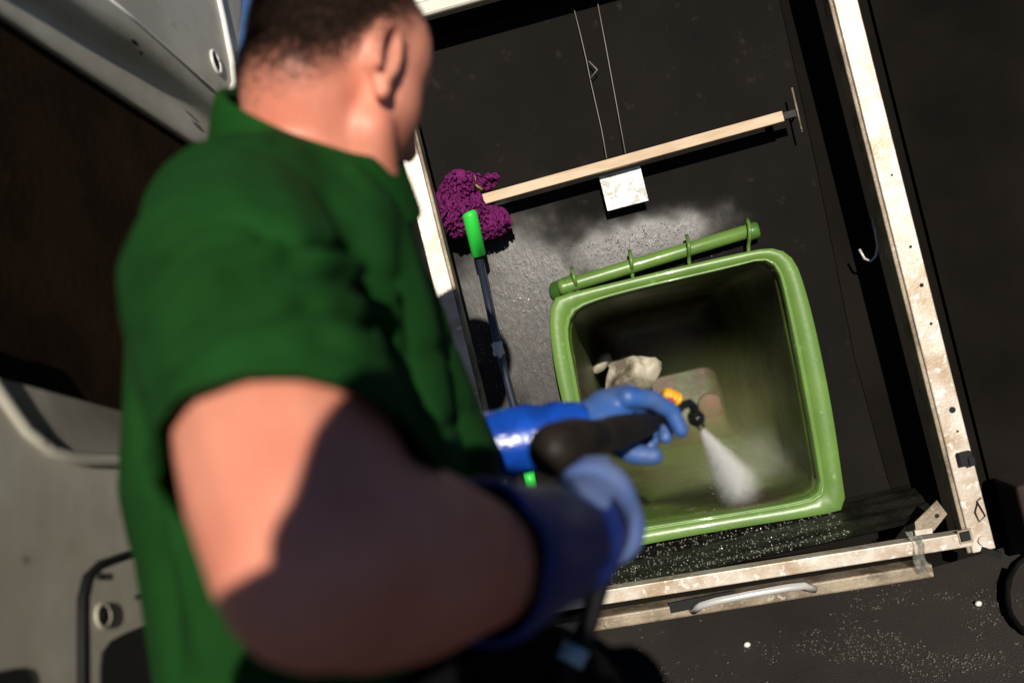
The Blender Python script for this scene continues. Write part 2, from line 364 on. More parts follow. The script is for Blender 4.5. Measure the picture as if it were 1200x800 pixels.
# roof lining and roof edge
FR = .12
tl = RK(470, 22, FR); trr = RK(620, -14, FR)
e1 = RK(478, 18, FR); ey = e1.y
bm = bmesh.new(); beam(bm, (xl-.03, ey+.03, .03), (xr+1.1, ey+.03, .03), .035, .04, (0, 0, 1)); obj('roof_edge', bm, M_van, van, False, RM, bevel=.006)
bm = bmesh.new(); box(bm, ((xl+xr)/2+.55, ey+.055, -1.24), (xr-xl+1.14, .02, 2.54)); obj('roof', bm, M_vanout, van, False, RM)
bm = bmesh.new(); box(bm, ((xl+xr)/2+.55, ey+.02, WALL+.03), (xr-xl+1.1, .03, .04)); obj('ceiling_board', bm, M_black, van, False, RM)
# outer sides
for sx in (xl-.02, xr+1.12):
    bm = bmesh.new(); zz = yb-.1; hh = ey-zz
    box(bm, (sx, zz+hh/2, -1.3), (.03, hh, 2.4)); obj('body_side', bm, M_vanout, van, False, RM)
bm = bmesh.new(); box(bm, ((xl+xr)/2+.5, yb+.03, -1.42), (xr-xl+1.2, .05, 2.3)); obj('floor_pan', bm, M_black, van, False, RM)
for yy in (-1.0, -2.1):
    for sx in (xl+.1, xr+1.0):
        c = RM @ Vector((sx, 0, yy)); bm = bmesh.new()
        tube(bm, [Vector((c.x-.1, c.y, .3)), Vector((c.x+.1, c.y, .3))], .3, 32)
        w = obj('wheel', bm, M_rubber, van, False, bevel=.02)
        bm = bmesh.new(); tube(bm, [Vector((c.x-.105, c.y, .3)), Vector((c.x+.105, c.y, .3))], .17, 24)
        r_ = obj('rim', bm, M_alu, w, False); r_.matrix_parent_inverse = Matrix.Identity(4)

# wet tray under the bin, ribbed, sloping out to the bottom rail
ta = RK(850, 650, 0).y
bm = bmesh.new(); nx, nz = 60, 30
x0, x1 = RK(640, 660, 0).x, RK(1118, 630, FR).x-.01
yA = RK(870, 618, -.02).y-.004; yB = RK(870, 668, FR).y
rows = []
for j in range(nz+1):
    t = j/nz; z = WALL+.001 + t*(FR-.03-WALL); row = []
    for i in range(nx+1):
        x = x0+(x1-x0)*i/nx; y = yA+(yB-yA)*max(0, (z+.02)/(FR+.02)) + .0035*math.sin(t*math.pi*9)*(.6+.4*mnoise.noise((x*9, t*3, 0)))
        row.append(bm.verts.new((x, y, z)))
    rows.append(row)
for j in range(nz):
    for i in range(nx): bm.faces.new((rows[j][i], rows[j][i+1], rows[j+1][i+1], rows[j+1][i]))
obj('tray', bm, M_tray, van, True, RM)
# cream sill with pull handle under it
s0, s1 = RK(640, 736, FR-.03), RK(1088, 664, FR-.03)
bm = bmesh.new(); beam(bm, s0, s1, .027, .06, (0, 0, 1)); sill = obj('sill', bm, M_alud, van, False, RM, bevel=.004)
dk0, dk1 = RK(640, 708, FR-.06), RK(1100, 640, FR-.06)
bm = bmesh.new(); beam(bm, dk0, dk1, .05, .02, (0, 0, 1)); obj('sill_gap', bm, M_black, van, False, RM)
h = [RK(*p) for p in ((812, 715, FR+.005), (822, 709, FR+.03), (840, 704, FR+.04), (880, 696, FR+.042), (925, 688, FR+.04), (942, 686, FR+.03), (954, 690, FR+.004))]
bm = bmesh.new(); tube(bm, h, [.008, .0075, .0072, .007, .0072, .0075, .008], 14); obj('pull_handle', bm, M_chrome, van, True, RM)
bm = bmesh.new(); hp0, hp1 = RK(785, 712, FR+.003), RK(862, 697, FR+.003); beam(bm, hp0, hp1, .02, .006, (0, 0, 1)); obj('handle_recess', bm, M_dark, van, False, RM)

def drops(name, spots, label):
    me = scatter([RM @ Matrix.Translation(p) @ Matrix.Diagonal((q, q*(1+.6*random.random()), q*.35, 1)) for p, q in spots], 2)
    return tag(obj(name, me, M_dropm), label, 'water', kind='stuff')
M_dropm = mat('standing_droplets', (.10, .094, .08), .1, coat=1)
def inside_bin(p): return min(((p.to_2d()-CEN).length - (o_-CEN).length) for o_ in outer if (o_-CEN).normalized().dot((p.to_2d()-CEN).normalized()) > .995) < .0 if any((o_-CEN).normalized().dot((p.to_2d()-CEN).normalized()) > .995 for o_ in outer) else False
sp_ = []
while len(sp_) < 1500:
    g1_, g2_ = rng.normal(size=2)
    px_, py_ = (622+34*g1_, 370+55*g2_) if random.random() < .7 else (740+50*g1_, 288+14*g2_)
    if py_ < 300-(px_-600)*.24: continue
    p = RK(px_, py_, WALL)
    if inside_bin(p): continue
    sp_.append((p+Vector((0, 0, .0005)), random.choice((.0006, .0008, .0011, .0016))))
drops('water_droplets', sp_, 'bright water droplets clinging to the black panel left of the bin')
sp_ = []
for i in range(1500):
    t = random.random()**.7; x = x0+(x1-x0)*.78*random.random(); z = WALL+t*(FR-.03-WALL)
    y = yA+(yB-yA)*max(0, (z+.02)/(FR+.02)) + .0035*math.sin(t*math.pi*9)*.8
    q = random.choice((.0006, .0009, .0013, .002)); sp_.append((Vector((x, y+q*.2, z)), q))
drops('water_puddle', sp_, 'beads of water standing on the ribbed black tray under the bin')

# ------------------------------------------------------------------ frame (posts, rail, bracket)
rack = empty('washing_rack', RM @ RK(1148, 640, FR), 'dirty pale aluminium frame with two uprights and bottom rail round the washing bay', 'rack')
def rb(name, a, b, wd, th, m=M_alu, parent=rack, bevel=.002, label=None, lip=True):
    bm = bmesh.new(); beam(bm, a, b, wd, th, (0, 0, 1)); return obj(name, bm, m, parent, False, RM, bevel=bevel, label=label)
def postline(p0, p1, w, ext=0):
    a, b = RK(*p0, w), RK(*p1, w); d = (b-a).normalized(); return a-d*ext, b
# right post: face strip and a return flange on its left edge
a, b = postline((988, 0), (1150, 643), FR, .4)
up_ = (a-b).normalized(); sdv = Vector((up_.y, -up_.x, 0)); 
rb('post', a, b, .044, .03)
rb('post_flange', a - sdv*.026 - Vector((0, 0, .012)), b - sdv*.026 - Vector((0, 0, .012)), .008, .045, M_alud)
a2, b2 = postline((486, 200), (524, 352), FR, .55)
a2 = a2; b2 = b2+(b2-a2)*.48
rb('post', a2, b2, .036, .03)
u2 = (a2-b2).normalized(); s2 = Vector((u2.y, -u2.x, 0))
rb('post_flange', a2+s2*.0215-Vector((0, 0, .01)), b2+s2*.0215-Vector((0, 0, .01)), .007, .045, M_alud)
ra, rb_ = RK(640, 708, FR), RK(1136, 629, FR+.004)
rb('bottom_rail', ra, rb_, .028, .034)
def disc(name, px, py, w, r, m, th=.004, parent=rack, n=14):
    c = RK(px, py, w); bm = bmesh.new(); tube(bm, [c-Vector((0, 0, th)), c+Vector((0, 0, th*.5))], r, n); return obj(name, bm, m, parent, False, RM)
for px, py, r in ((1067, 289, .0026), (1080, 334, .0038), (1091, 379, .0026), (1116, 480, .006), (1122, 505, .002), (1045, 205, .002)):
    disc('drill_hole', px, py, FR+.0155, r, M_dark)
bm = bmesh.new(); c = RK(1131, 628, FR+.021); box(bm, c, (.026, .026, .006)); obj('end_plate', bm, M_alud, rack, False, RM)
bm = bmesh.new(); c = RK(1131, 628, FR+.026); box(bm, c, (.018, .018, .006)); obj('end_hole', bm, M_dark, rack, False, RM)
bm = bmesh.new(); c = RK(1131, 537, FR+.024); box(bm, c, (.026, .026, .016)); c2 = RK(1138, 540, FR+.03); box(bm, c2, (.012, .018, .014)); obj('latch', bm, M_dark, rack, False, RM, bevel=.002)
disc('bolt', 1152, 633, FR+.02, .009, M_alu, .005)
bm = bmesh.new(); c = RK(1160, 640, FR+.0); beam(bm, RK(1146, 641, FR+.0), RK(1168, 648, FR), .012, .05, (0, 0, 1)); obj('foot_bracket', bm, M_rubber, rack, False, RM)
# angled bracket on the rail
p = [RK(*q) for q in ((1072, 612, FR+.03), (1098, 586, FR+.03), (1110, 602, FR+.03), (1094, 622, FR+.03), (1074, 626, FR+.03))]
bm = bmesh.new(); quadplate(bm, p, .004); obj('angle_bracket', bm, M_alud, rack, False, RM)
disc('bracket_hole', 1098, 604, FR+.031, .004, M_dark)
bm = bmesh.new(); beam(bm, RK(1072, 624, FR+.034), RK(1092, 621, FR+.034), .01, .006, (0, 0, 1)); obj('bracket_foot', bm, M_alu, rack, False, RM)
# wire twist on the post, clear tape on the rail
tw = [RK(x, y, FR+.02) for x, y in ((1146, 588), (1143, 600), (1148, 611), (1155, 604), (1149, 594), (1145, 587), (1150, 583))]
bm = bmesh.new(); tube(bm, tw, .0011, 6); tag(obj('wire_loop', bm, M_gun, mw=RM), 'thin loop of wire hooked on the lower right post', 'wire')
bm = bmesh.new(); bmesh.ops.create_grid(bm, x_segments=6, y_segments=10, size=.5)
tc_ = RK(1077, 646, FR+.022)
for v in bm.verts: x, y = v.co.x, v.co.y; v.co = tc_ + Vector((x*.024 + .004*math.sin(y*9), y*.085, .003*math.sin(x*8+y*5)))
M_clear = mat('cloudy_tape', (.35, .36, .3), .3, col2=(.12, .13, .1), scale=60, bump=.8)
N2, L2, B2 = nodes(M_clear); B2.inputs['Alpha'].default_value = .55
obj('tape', bm, M_clear, rack, True, RM)

# ------------------------------------------------------------------ wooden bar, stub, rod, wires, plate, hooks
wb = empty('wooden_bar', RM @ RK(562, 235, WALL+.1), 'pale wooden batten fixed slantwise across the black panel above the bin', 'batten')
bm = bmesh.new(); beam(bm, RK(520, 247, WALL+.08), RK(917, 137, WALL+.08), .022, .02, (0, 0, 1)); obj('batten', bm, M_wood, wb, False, RM, bevel=.0015)
bm = bmesh.new(); beam(bm, RK(917, 137, WALL+.08), RK(932, 133, WALL+.08), .014, .014, (0, 0, 1)); obj('end_cap', bm, M_gun, wb, False, RM)
for q in ((540, 241), (905, 140)):
    c = RK(*q, WALL+.035); bm = bmesh.new(); box(bm, c, (.014, .014, .07)); obj('spacer', bm, M_gun, wb, False, RM)
bm = bmesh.new(); beam(bm, RK(504, 221, WALL+.10), RK(517, 270, WALL+.10), .016, .018, (0, 0, 1)); tag(obj('wooden_stub', bm, M_wood, None, False, RM, bevel=.001), 'short pale upright wood stub just left of the purple mop head', 'wood block')
bm = bmesh.new(); tube(bm, [RK(928, 103, WALL+.06), RK(940, 155, WALL+.06)], .0022, 8); tube(bm, [RK(934, 129, WALL+.06), RK(934, 129, WALL)], .0022, 8); tag(obj('metal_pin', bm, M_alud, None, True, RM), 'thin grey metal pin at the right end of the wooden batten', 'pin')
bm = bmesh.new(); tube(bm, [RK(*q) for q in ((673, 12, WALL+.006), (680, 40, WALL+.015), (687, 70, WALL+.02), (692, 95, WALL+.015), (705, 152, WALL+.012), (711, 186, WALL+.03))], .0011, 6); tag(obj('wire', bm, M_wire, None, True, RM), 'kinked thin wire on the black panel, the left of the two above the batten', 'wire', 'wires above the batten')
bm = bmesh.new(); tube(bm, [RK(*q) for q in ((700, 2, WALL+.006), (710, 55, WALL+.012), (722, 120, WALL+.012), (733, 180, WALL+.03))], .0011, 6); tag(obj('wire', bm, M_wire, None, True, RM), 'straight thin wire on the black panel, the right of the two above the batten', 'wire', 'wires above the batten')
bm = bmesh.new(); tube(bm, [RK(*q) for q in ((690, 72, WALL+.02), (700, 82, WALL+.03), (692, 92, WALL+.02))], .0016, 6); tag(obj('wire_knot', bm, M_wire, None, True, RM), 'small kink of twine tied round the left thin wire', 'twine')
bm = bmesh.new(); c = RK(731, 221, WALL+.05); box(bm, c-Vector((0, 0, .026)), (.05, .04, .046)); PLN = len(bm.verts); th_ = R(-1)
pl = bmesh.ops.create_grid(bm, x_segments=14, y_segments=12, size=.5)
for v in list(bm.verts)[PLN:]: x, y = v.co.x, v.co.y; v.co = c + Vector((x*.09, y*.076, .0015*mnoise.noise((x*9, y*9, 2))))
o = tag(obj('foil_plate', bm, M_plate, None, True, RM), 'small square crinkled silver plate stuck on the black panel under the batten', 'plate')
bm = bmesh.new(); tube(bm, [RK(*q) for q in ((1022, 257, WALL+.04), (1025, 270, WALL+.045), (1028, 288, WALL+.06), (1026, 300, WALL+.075), (1020, 306, WALL+.085), (1013, 303, WALL+.09), (1007, 292, WALL+.09))], [.0018, .002, .0025, .0028, .0028, .0028, .0026], 10); tube(bm, [RK(1022, 257, WALL+.04), RK(1022, 257, WALL)], .002, 8); tag(obj('hook', bm, M_steel, None, True, RM), 'bent steel hook on the black panel left of the right post', 'hook')
bm = bmesh.new(); ell(bm, RK(1080, 457, WALL+.01), ((1, 0, 0), (0, 1, 0), (0, 0, 1)), (.004, .004, .006), 8); tag(obj('screw', bm, M_alu, None, True, RM), 'lone bright screw head left of the right post', 'screw')
# coil of cable and red-brown box at the right edge
gc = CAM + (Q(1215, 690, 1)-CAM)*2.25; pts = []
for k in range(26):
    t = k/25*2*math.pi*1.6; d_ = Q(1216+34*math.cos(t)*(1+.04*k/25), 702+48*math.sin(t), 1)-CAM; p_ = CAM+d_*(-CAM.z/d_.z); p_.z = .007+.012*k/25; pts.append(p_)
bm = bmesh.new(); tube(bm, pts, .006, 10); tag(obj('cable', bm, M_rubber), 'black cable looped at the right edge over the tarmac', 'cable')
bm = bmesh.new(); c = RK(1205, 605, WALL+.12); box(bm, c, (.06, .16, .12)); tag(obj('tool_box', bm, mat('maroon_plastic', (.018, .008, .006), .8), None, False, RM, bevel=.008), 'dark maroon box on the black board right of the frame', 'box')

# ------------------------------------------------------------------ wheelie bin
wbin = empty('wheelie_bin', RM @ Vector((CEN.x, CEN.y, -.4)), 'green wheelie bin laid with its open mouth facing out, being hosed inside', 'bin')
def loops_mesh(loops, closed_end=None):
    bm = bmesh.new(); rings = [[bm.verts.new(v) for v in l] for l in loops]; n = len(rings[0])
    for a, b in zip(rings, rings[1:]):
        for k in range(n): bm.faces.new((a[k], a[(k+1) % n], b[(k+1) % n], b[k]))
    if closed_end: bm.faces.new(rings[-1])
    return bm
def mixl(t, w, sc=1., grow=0.):
    out = []
    for o_, i_ in zip(outer, inner):
        p = o_*(1-t) + i_*t; d = (p-CEN).normalized(); p = CEN + (p-CEN)*sc + d*grow; out.append((p.x, p.y, w))
    return out
rim = loops_mesh([mixl(.25, -.045), mixl(0, -.045), mixl(0, -.006), mixl(.02, -.002), mixl(.06, 0), mixl(.3, .001), mixl(.74, .0), mixl(.78, -.0035), mixl(.84, -.0035), mixl(.88, .001), mixl(.95, -.005), mixl(1, -.014), mixl(1, -.03)])
o = obj('rim', rim, M_green, wbin, True, RM); 
M_binin = mat('bin_inside_grubby_green', (.07, .13, .018), .4, col2=(.045, .036, .016), scale=5, lo=.42, hi=.64, col3=(.22, .2, .12), scale3=26, lo3=.6, hi3=.75, bump=.6, bscale=40, rough2=.5)
def scl(lp, sc, w, dy=0): return [(CEN.x+(p[0]-CEN.x)*sc, CEN.y+(p[1]-CEN.y)*sc+dy, w) for p in lp]
i0 = mixl(1, -.03)
body = loops_mesh([i0, mixl(1.0, -.06, .985), scl(i0, .95, -.2), scl(i0, .90, -.45), scl(i0, .85, -.7), scl(i0, .81, -.9), scl(i0, .78, -.93), scl(i0, .7, -.945)], True)
M_base = mat('bin_base_brown_grime', (.085, .042, .024), .5, col2=(.03, .018, .01), scale=7, lo=.35, hi=.6, col3=(.06, .08, .03), scale3=9, lo3=.5, hi3=.65, bump=.5, bscale=30)
fl = loops_mesh([scl(i0, .83, -.80), scl(i0, .80, -.86), scl(i0, .74, -.90), scl(i0, .64, -.92), scl(i0, .5, -.928)], True); obj('base', fl, M_base, wbin, True, RM)
o = obj('body', body, M_binin, wbin, True, RM); sd = o.modifiers.new('s', 'SOLIDIFY'); sd.thickness = .006; sd.offset = 1
# handle bar and its ribs
ha, hb = RK(655, 338, -.05), RK(880, 270, -.05)
bm = bmesh.new(); tube(bm, [ha+(hb-ha)*t for t in (0, .02, .04, .5, .985, 1)], [.016, .0185, .0165, .0155, .0155, .012], 20); obj('handle_bar', bm, M_green, wbin, True, RM)
bm = bmesh.new(); tube(bm, [RK(652, 342, -.09), RK(672, 334, -.05)], [.024, .024], 18); obj('hinge_boss', bm, M_green_dk, wbin, True, RM, bevel=.004)
bm = bmesh.new(); tube(bm, [RK(874, 273, -.055), RK(889, 269, -.055)], [.02, .018], 18); obj('hinge_boss', bm, M_green_dk, wbin, True, RM, bevel=.004)
for (x, y, x2, y2) in ((670, 314, 678, 345), (738, 294, 742, 326), (805, 276, 809, 311), (876, 256, 879, 297)):
    a, c_ = RK(x, y, -.045), RK(x2, y2, -.03); axis = (hb-ha).normalized()
    bm = bmesh.new(); pts = []
    for k in range(9):
        t = k/8; p = a+(c_-a)*t; p.z = -.05 + .028*math.sin(math.pi*min(1, t*1.3+.0)) ; pts.append(p)
    for k in range(8): beam(bm, pts[k], pts[k+1]+(pts[k+1]-pts[k])*.1, .012, .005, (0, 0, 1)) if False else None
    tube(bm, pts, .0042, 10); obj('hinge_rib', bm, M_green, wbin, True, RM)
# rubbish inside
def deep(px, py, w): return RM @ RK(px, py, w)
bm = bmesh.new(); ell(bm, RK(742, 440, -.62), ((1, .1, 0), (0, 1, 0), (0, 0, 1)), (.085, .05, .05), 32)
for v in bm.verts:
    n_ = mnoise.noise(Vector(v.co)*22); n2_ = mnoise.noise(Vector(v.co)*60); v.co += Vector((0, n_*.028, n_*.03)) + Vector((n2_, n2_, 0))*.008
ell(bm, RK(705, 425, -.6), ((1, .5, 0), (0, 1, 0), (0, 0, 1)), (.035, .022, .03), 16)
bagme = fuse(bm, .004, 3); bagme.transform(RM); tag(obj('plastic_bag', bagme, M_bag), 'crumpled off white plastic bag stuck inside the green bin', 'bag')
bm = bmesh.new(); c = RK(832, 475, -.928); tube(bm, [c, c+Vector((0, 0, .012))], [.04, .037], 28); tag(obj('red_lid', bm, M_redlid, None, True, RM, bevel=.003), 'dull red round lid at the bottom of the green bin', 'lid')
bm = bmesh.new(); c = RK(815, 603, -.25)
bmesh.ops.create_grid(bm, x_segments=12, y_segments=6, size=.5)
for v in bm.verts: x, y = v.co.x, v.co.y; v.co = c + Vector((x*.13, .008+.012*mnoise.noise((x*4, y*3, 1)), y*.05))
o = tag(obj('wrapper', bm, M_orange, None, True, RM), 'faded orange wrapper lying on the lower inside of the bin', 'wrapper')

# ------------------------------------------------------------------ mop leaning in the bay
mop = empty('mop', RM @ RK(620, 565, .0), 'purple chenille mop with lime green socket and dark pole leaning by the bin', 'mop')
MW = .015
def lw(px, py, w): return RM @ RK(px, py, w)
bm = bmesh.new(); tube(bm, [lw(560, 296, MW), lw(583, 405, MW), lw(606, 490, MW), lw(622, 560, MW)], .0085, 16); obj('pole', bm, M_pole, mop)
bm = bmesh.new(); tube(bm, [lw(549.5, 249, MW+.05), lw(550.5, 251, MW+.05), lw(561, 298, MW+.008), lw(562, 301, MW+.008)], [.014, .016, .0155, .012], 18); obj('socket', bm, M_limeg, mop)
bm = bmesh.new(); tube(bm, [lw(619, 551, MW), lw(623.5, 572, MW)], .0125, 16); obj('end_grip', bm, M_limeg, mop)
bm = bmesh.new(); tube(bm, [lw(581.5, 401, MW), lw(583.3, 407, MW), lw(585.5, 416, MW)], [.0125, .011, .0125], 16)
for k in range(8): cap(bm, lw(578+random.random()*10, 400+random.random()*16, MW+.009), lw(578+random.random()*10, 402+random.random()*16, MW+.011), .003, .003, 6)
obj('tape_wrap', bm, M_tape, mop)
# chenille head: lobes plus many noodles
def noodle_blob(c, axes, rad, n, ln, bm, sag):
    for i in range(n):
        v = Vector(rng.normal(size=3)).normalized()
        if v.dot(W0) < -.5: continue
        p = c + axes[0]*v.x*rad[0] + axes[1]*v.y*rad[1] + axes[2]*v.z*rad[2]
        nrm = (axes[0]*v.x/rad[0] + axes[1]*v.y/rad[1] + axes[2]*v.z/rad[2]).normalized()
        t = (nrm.cross(Vector(rng.normal(size=3)))).normalized()*.6 + sag; t.normalize()
        q = [p, p+t*ln*.5+nrm*.006, p+t*ln+nrm*.001]
        tube(bm, q, [.0026, .0031, .0022], 5)
wax = (ru, rv, rw)
bm = bmesh.new(); dn = -rv
ell(bm, lw(536, 237, MW+.0), wax, (.047, .055, .03)); noodle_blob(lw(536, 237, MW), wax, (.047, .055, .034), 620, .026, bm, dn*.7)
ell(bm, lw(570, 256, MW-.02), (ru, rv, rw), (.042, .028, .022)); noodle_blob(lw(570, 256, MW-.02), wax, (.042, .028, .025), 400, .02, bm, dn*.9)
ell(bm, lw(560, 211, MW-.015), ((ru*.8-rv*.6), (rv*.8+ru*.6), rw), (.034, .012, .016)); noodle_blob(lw(560, 211, MW-.015), wax, (.034, .014, .02), 160, .014, bm, ru-rv)
obj('chenille_pad', bm, M_purple, mop)
bm = bmesh.new(); tube(bm, [lw(545, 206, MW+.034), lw(537, 214, MW+.037), lw(533, 216, MW+.037)], .001, 6)
c = lw(537, 214, MW+.034)
tube(bm, [c-rw*.008, c+rw*.004], [.030, .028], 24); noodle_blob(c, wax, (.028, .028, .007), 130, .009, bm, ru*.2); obj('folded_pocket', bm, M_purple, mop)
bm = bmesh.new(); tube(bm, [lw(549, 203, MW+.02), lw(556, 208, MW+.015), lw(556, 216, MW+.012), lw(565, 222, MW)], .0035, 8); obj('yellow_clip', bm, mat('dull_yellow_tape', (.45, .38, .08), .6), mop)

# ------------------------------------------------------------------ open van door on the left
da, db = Q(0, 400, 1.05), Q(285, 400, 1.62)
dx = (db-da); dx.z = 0; dx.normalize(); dz = Vector((0, 0, 1)); dn_ = dx.cross(dz).normalized()
if dn_.dot(CAM-da) < 0: dn_ = -dn_
def DP(px, py, off=0.):
    d = Q(px, py, 1)-CAM; t = ((da-CAM).dot(dn_)+off)/d.dot(dn_); return CAM+d*t
def dplate(name, px, off, th, m, parent=van, bevel=.004, label=None, rnd=0):
    pts = px
    for _ in range(rnd):
        q = []
        for i in range(len(pts)):
            a, b = Vector(pts[i]), Vector(pts[(i+1) % len(pts)]); q += [a*.75+b*.25, a*.25+b*.75]
        pts = q
    bm = bmesh.new(); f = [bm.verts.new(DP(x, y, off)) for x, y in pts]; g_ = [bm.verts.new(v.co-dn_*th) for v in f]; n = len(f)
    bm.faces.new(f); bm.faces.new(g_[::-1])
    for i in range(n): bm.faces.new((f[i], g_[i], g_[(i+1) % n], f[(i+1) % n]))
    bmesh.ops.triangulate(bm, faces=[x for x in bm.faces if len(x.verts) > 4])
    return obj(name, bm, m, parent, False, bevel=bevel, label=label)
# outer skin of the door
dplate('door', [(-500, -420), (235, -60), (268, 0), (276, 40), (282, 100), (300, 300), (305, 700), (300, 1100), (-700, 1200)], -.03, .02, M_vanout, label='rear door of the van, swung open')
door = van.children[-1]
# inner pressing, top: a swept profile running along the slanted rail
def sweep(name, a, b, prof, m, parent=door):
    """prof: (t across photo-perpendicular, offset) swept between two photo lines a->b (upper) with lower line c->d"""
    pass
def strip(name, upper, lower, offs, m, parent=door):
    bm = bmesh.new(); rows = []
    n = len(offs)
    for k, (t, off) in enumerate(offs):
        row = []
        for (u_, l_) in zip(upper, lower):
            row.append(bm.verts.new(DP(u_[0]*(1-t)+l_[0]*t, u_[1]*(1-t)+l_[1]*t, off)))
        rows.append(row)
    for r0, r1 in zip(rows, rows[1:]):
        for i in range(len(r0)-1): bm.faces.new((r0[i], r0[i+1], r1[i+1], r1[i]))
    bmesh.ops.subdivide_edges(bm, edges=bm.edges, cuts=1)
    bmesh.ops.recalc_face_normals(bm, faces=bm.faces)
    o = obj(name, bm, m, parent, True); o.matrix_parent_inverse = Matrix.Identity(4) if parent is not van else o.matrix_parent_inverse
    s = o.modifiers.new('s', 'SOLIDIFY'); s.thickness = .003
    s2 = o.modifiers.new('ss', 'SUBSURF'); s2.levels = 2; s2.render_levels = 2
    return o
for c in van.children:
    if c.name.startswith('door'): door = c
door.matrix_parent_inverse = Matrix.Translation(-van.location)
def dchild(o):
    o.parent = door; o.matrix_parent_inverse = Matrix.Identity(4); return o
U = [(-160, -330), (40, -210), (170, -130), (268, -70), (286, -20)]
Lo = [(-170, -98), (0, 22), (110, 95), (205, 158), (268, 198)]
strip('top_rail', U, Lo, [(0, .03), (.35, .032), (.45, .03), (.62, .033), (.70, .03), (.78, .012), (.84, -.004), (.92, -.006), (.985, -.008), (1, -.022)], M_van)
dchild(dplate('plywood_lining', [(-500, -300), (-170, -98), (0, 14), (110, 88), (205, 150), (330, 238), (330, 560), (230, 560), (-60, 560), (-200, 600), (-500, 600)], -.022, .006, M_ply, bevel=0))
# raised lip, highlight put in by paler paint, and hole on the top rail
lip = [(240, -60), (252, -20), (261, 20), (267, 50), (272, 75), (274, 98), (270, 108), (262, 111), (252, 106), (236, 92), (200, 60), (160, 25), (120, -8)]
bm = bmesh.new(); tube(bm, [DP(x, y, .036) for x, y in lip[:8]], [.006]*8, 10); dchild(obj('pressed_lip', bm, M_vanout, van))
bm = bmesh.new(); tube(bm, [DP(x, y, .036) for x, y in lip[7:]], .0020, 8); dchild(obj('seam', bm, M_vanout, van))
def ddisc(name, px, py, r, off, m, th=.004):
    c = DP(px, py, off); bm = bmesh.new(); tube(bm, [c-dn_*th, c+dn_*.002], r, 20); return dchild(obj(name, bm, m, van))
bm = bmesh.new(); c = DP(253, 73, .036)
for k in range(1): pass
rg = [c + (dx*math.cos(t)*.013 + dz*math.sin(t)*.019) for t in [2*math.pi*k/20 for k in range(20)]]; tube(bm, rg+[rg[0]], .003, 8); dchild(obj('hole_lip', bm, M_vanout, van))
bm = bmesh.new(); ell(bm, DP(252, 73, .034), (dx, dz, dn_), (.011, .017, .004)); dchild(obj('door_hole', bm, M_dark, van))
bm = bmesh.new(); ell(bm, DP(158, 50, .034), (dx-dz*.6, dz+dx*.6, dn_), (.008, .0022, .003)); ell(bm, DP(165, 62, .034), (dx, dz, dn_), (.003, .004, .003)); dchild(obj('paint_chip', bm, M_ply, van))
# lower pressing with curved upper edge and slot
low = [(-400, 250), (-60, 380), (-12, 440), (8, 470), (30, 500), (60, 524), (95, 534), (140, 536), (200, 534), (320, 530), (330, 1100), (-500, 1150)]
dchild(dplate('lower_pressing', low, .006, .02, M_van, bevel=.008))
bm = bmesh.new(); tube(bm, [DP(x, y, .008) for x, y in [(-60, 380), (-12, 442), (8, 472), (30, 503), (60, 528), (95, 539), (140, 541), (200, 539), (300, 536)]], .007, 10); dchild(obj('edge_bead', bm, M_van, van))
dchild(dplate('slot_pressing', [(150, 655), (200, 642), (330, 620), (330, 1100), (112, 1100), (104, 700), (110, 672)], .017, .014, M_van, bevel=.004, rnd=1))
bm = bmesh.new(); tube(bm, [DP(x, y, .012) for x, y in [(98, 1000), (97, 740), (97, 700), (103, 676), (118, 662), (150, 651), (200, 640), (300, 622)]], .006, 10); dchild(obj('rubber_seal', bm, M_rubber, van))
dchild(dplate('dark_opening', [(118, 790), (122, 755), (160, 735), (200, 724), (330, 700), (330, 1100), (118, 1100)], .0195, .003, M_dark, bevel=0, rnd=1))
dchild(dplate('dark_opening', [(-80, 800), (-10, 788), (30, 780), (40, 800), (40, 1100), (-80, 1100)], .0085, .003, M_dark, bevel=0, rnd=1))
ddisc('door_hole', 120, 721, .011, .019, M_dark); ddisc('door_hole', 117, 675, .004, .019, M_dark); ddisc('door_hole', 161, 699, .003, .019, M_dark)
bm = bmesh.new(); rg = [DP(121, 721, .02) + (dx*math.cos(t) + dz*math.sin(t))*.0125 for t in [2*math.pi*k/20 for k in range(20)]]; tube(bm, rg+[rg[0]], .002, 8); dchild(obj('hole_lip', bm, M_van, van))
for c in list(D.objects):
    if c.parent is door: c.matrix_parent_inverse = Matrix.Identity(4)

# ------------------------------------------------------------------ the man
man_base = Q(330, 950, .92); man = empty('person', (man_base.x, man_base.y, 0), 'man in green polo shirt and blue gloves bending over the bin with spray gun', 'person')
# joints
sh_r, el_r, wr_r, ha_r = Q(268, 300, .80), Q(378, 655, .545), Q(622, 662, .74), Q(690, 610, .84)
sh_l, el_l, wr_l = Q(425, 335, 1.13), Q(520, 530, 1.2), Q(672, 503, 1.18)
neck = Q(368, 208, .97)
hf = cv(.60, -.32, .73).normalized(); hu = cv(.24, .93, .3); hu = (hu-hf*hu.dot(hf)).normalized(); hr = hf.cross(hu).normalized()
hc_ = Q(396, 86, .965); HS = .98
def HL(r, f, u): return hc_ + (hr*r + hf*f + hu*u)*HS
hax = (hr, hf, hu)
bm = bmesh.new()
ell(bm, HL(0, -.008, .03), hax, (.075, .086, .095), 28)
ell(bm, HL(0, .028, -.02), hax, (.070, .066, .09), 24); ell(bm, HL(0, .02, .035), hax, (.071, .074, .075), 24)
ell(bm, HL(0, .045, -.098), hax, (.052, .046, .036))
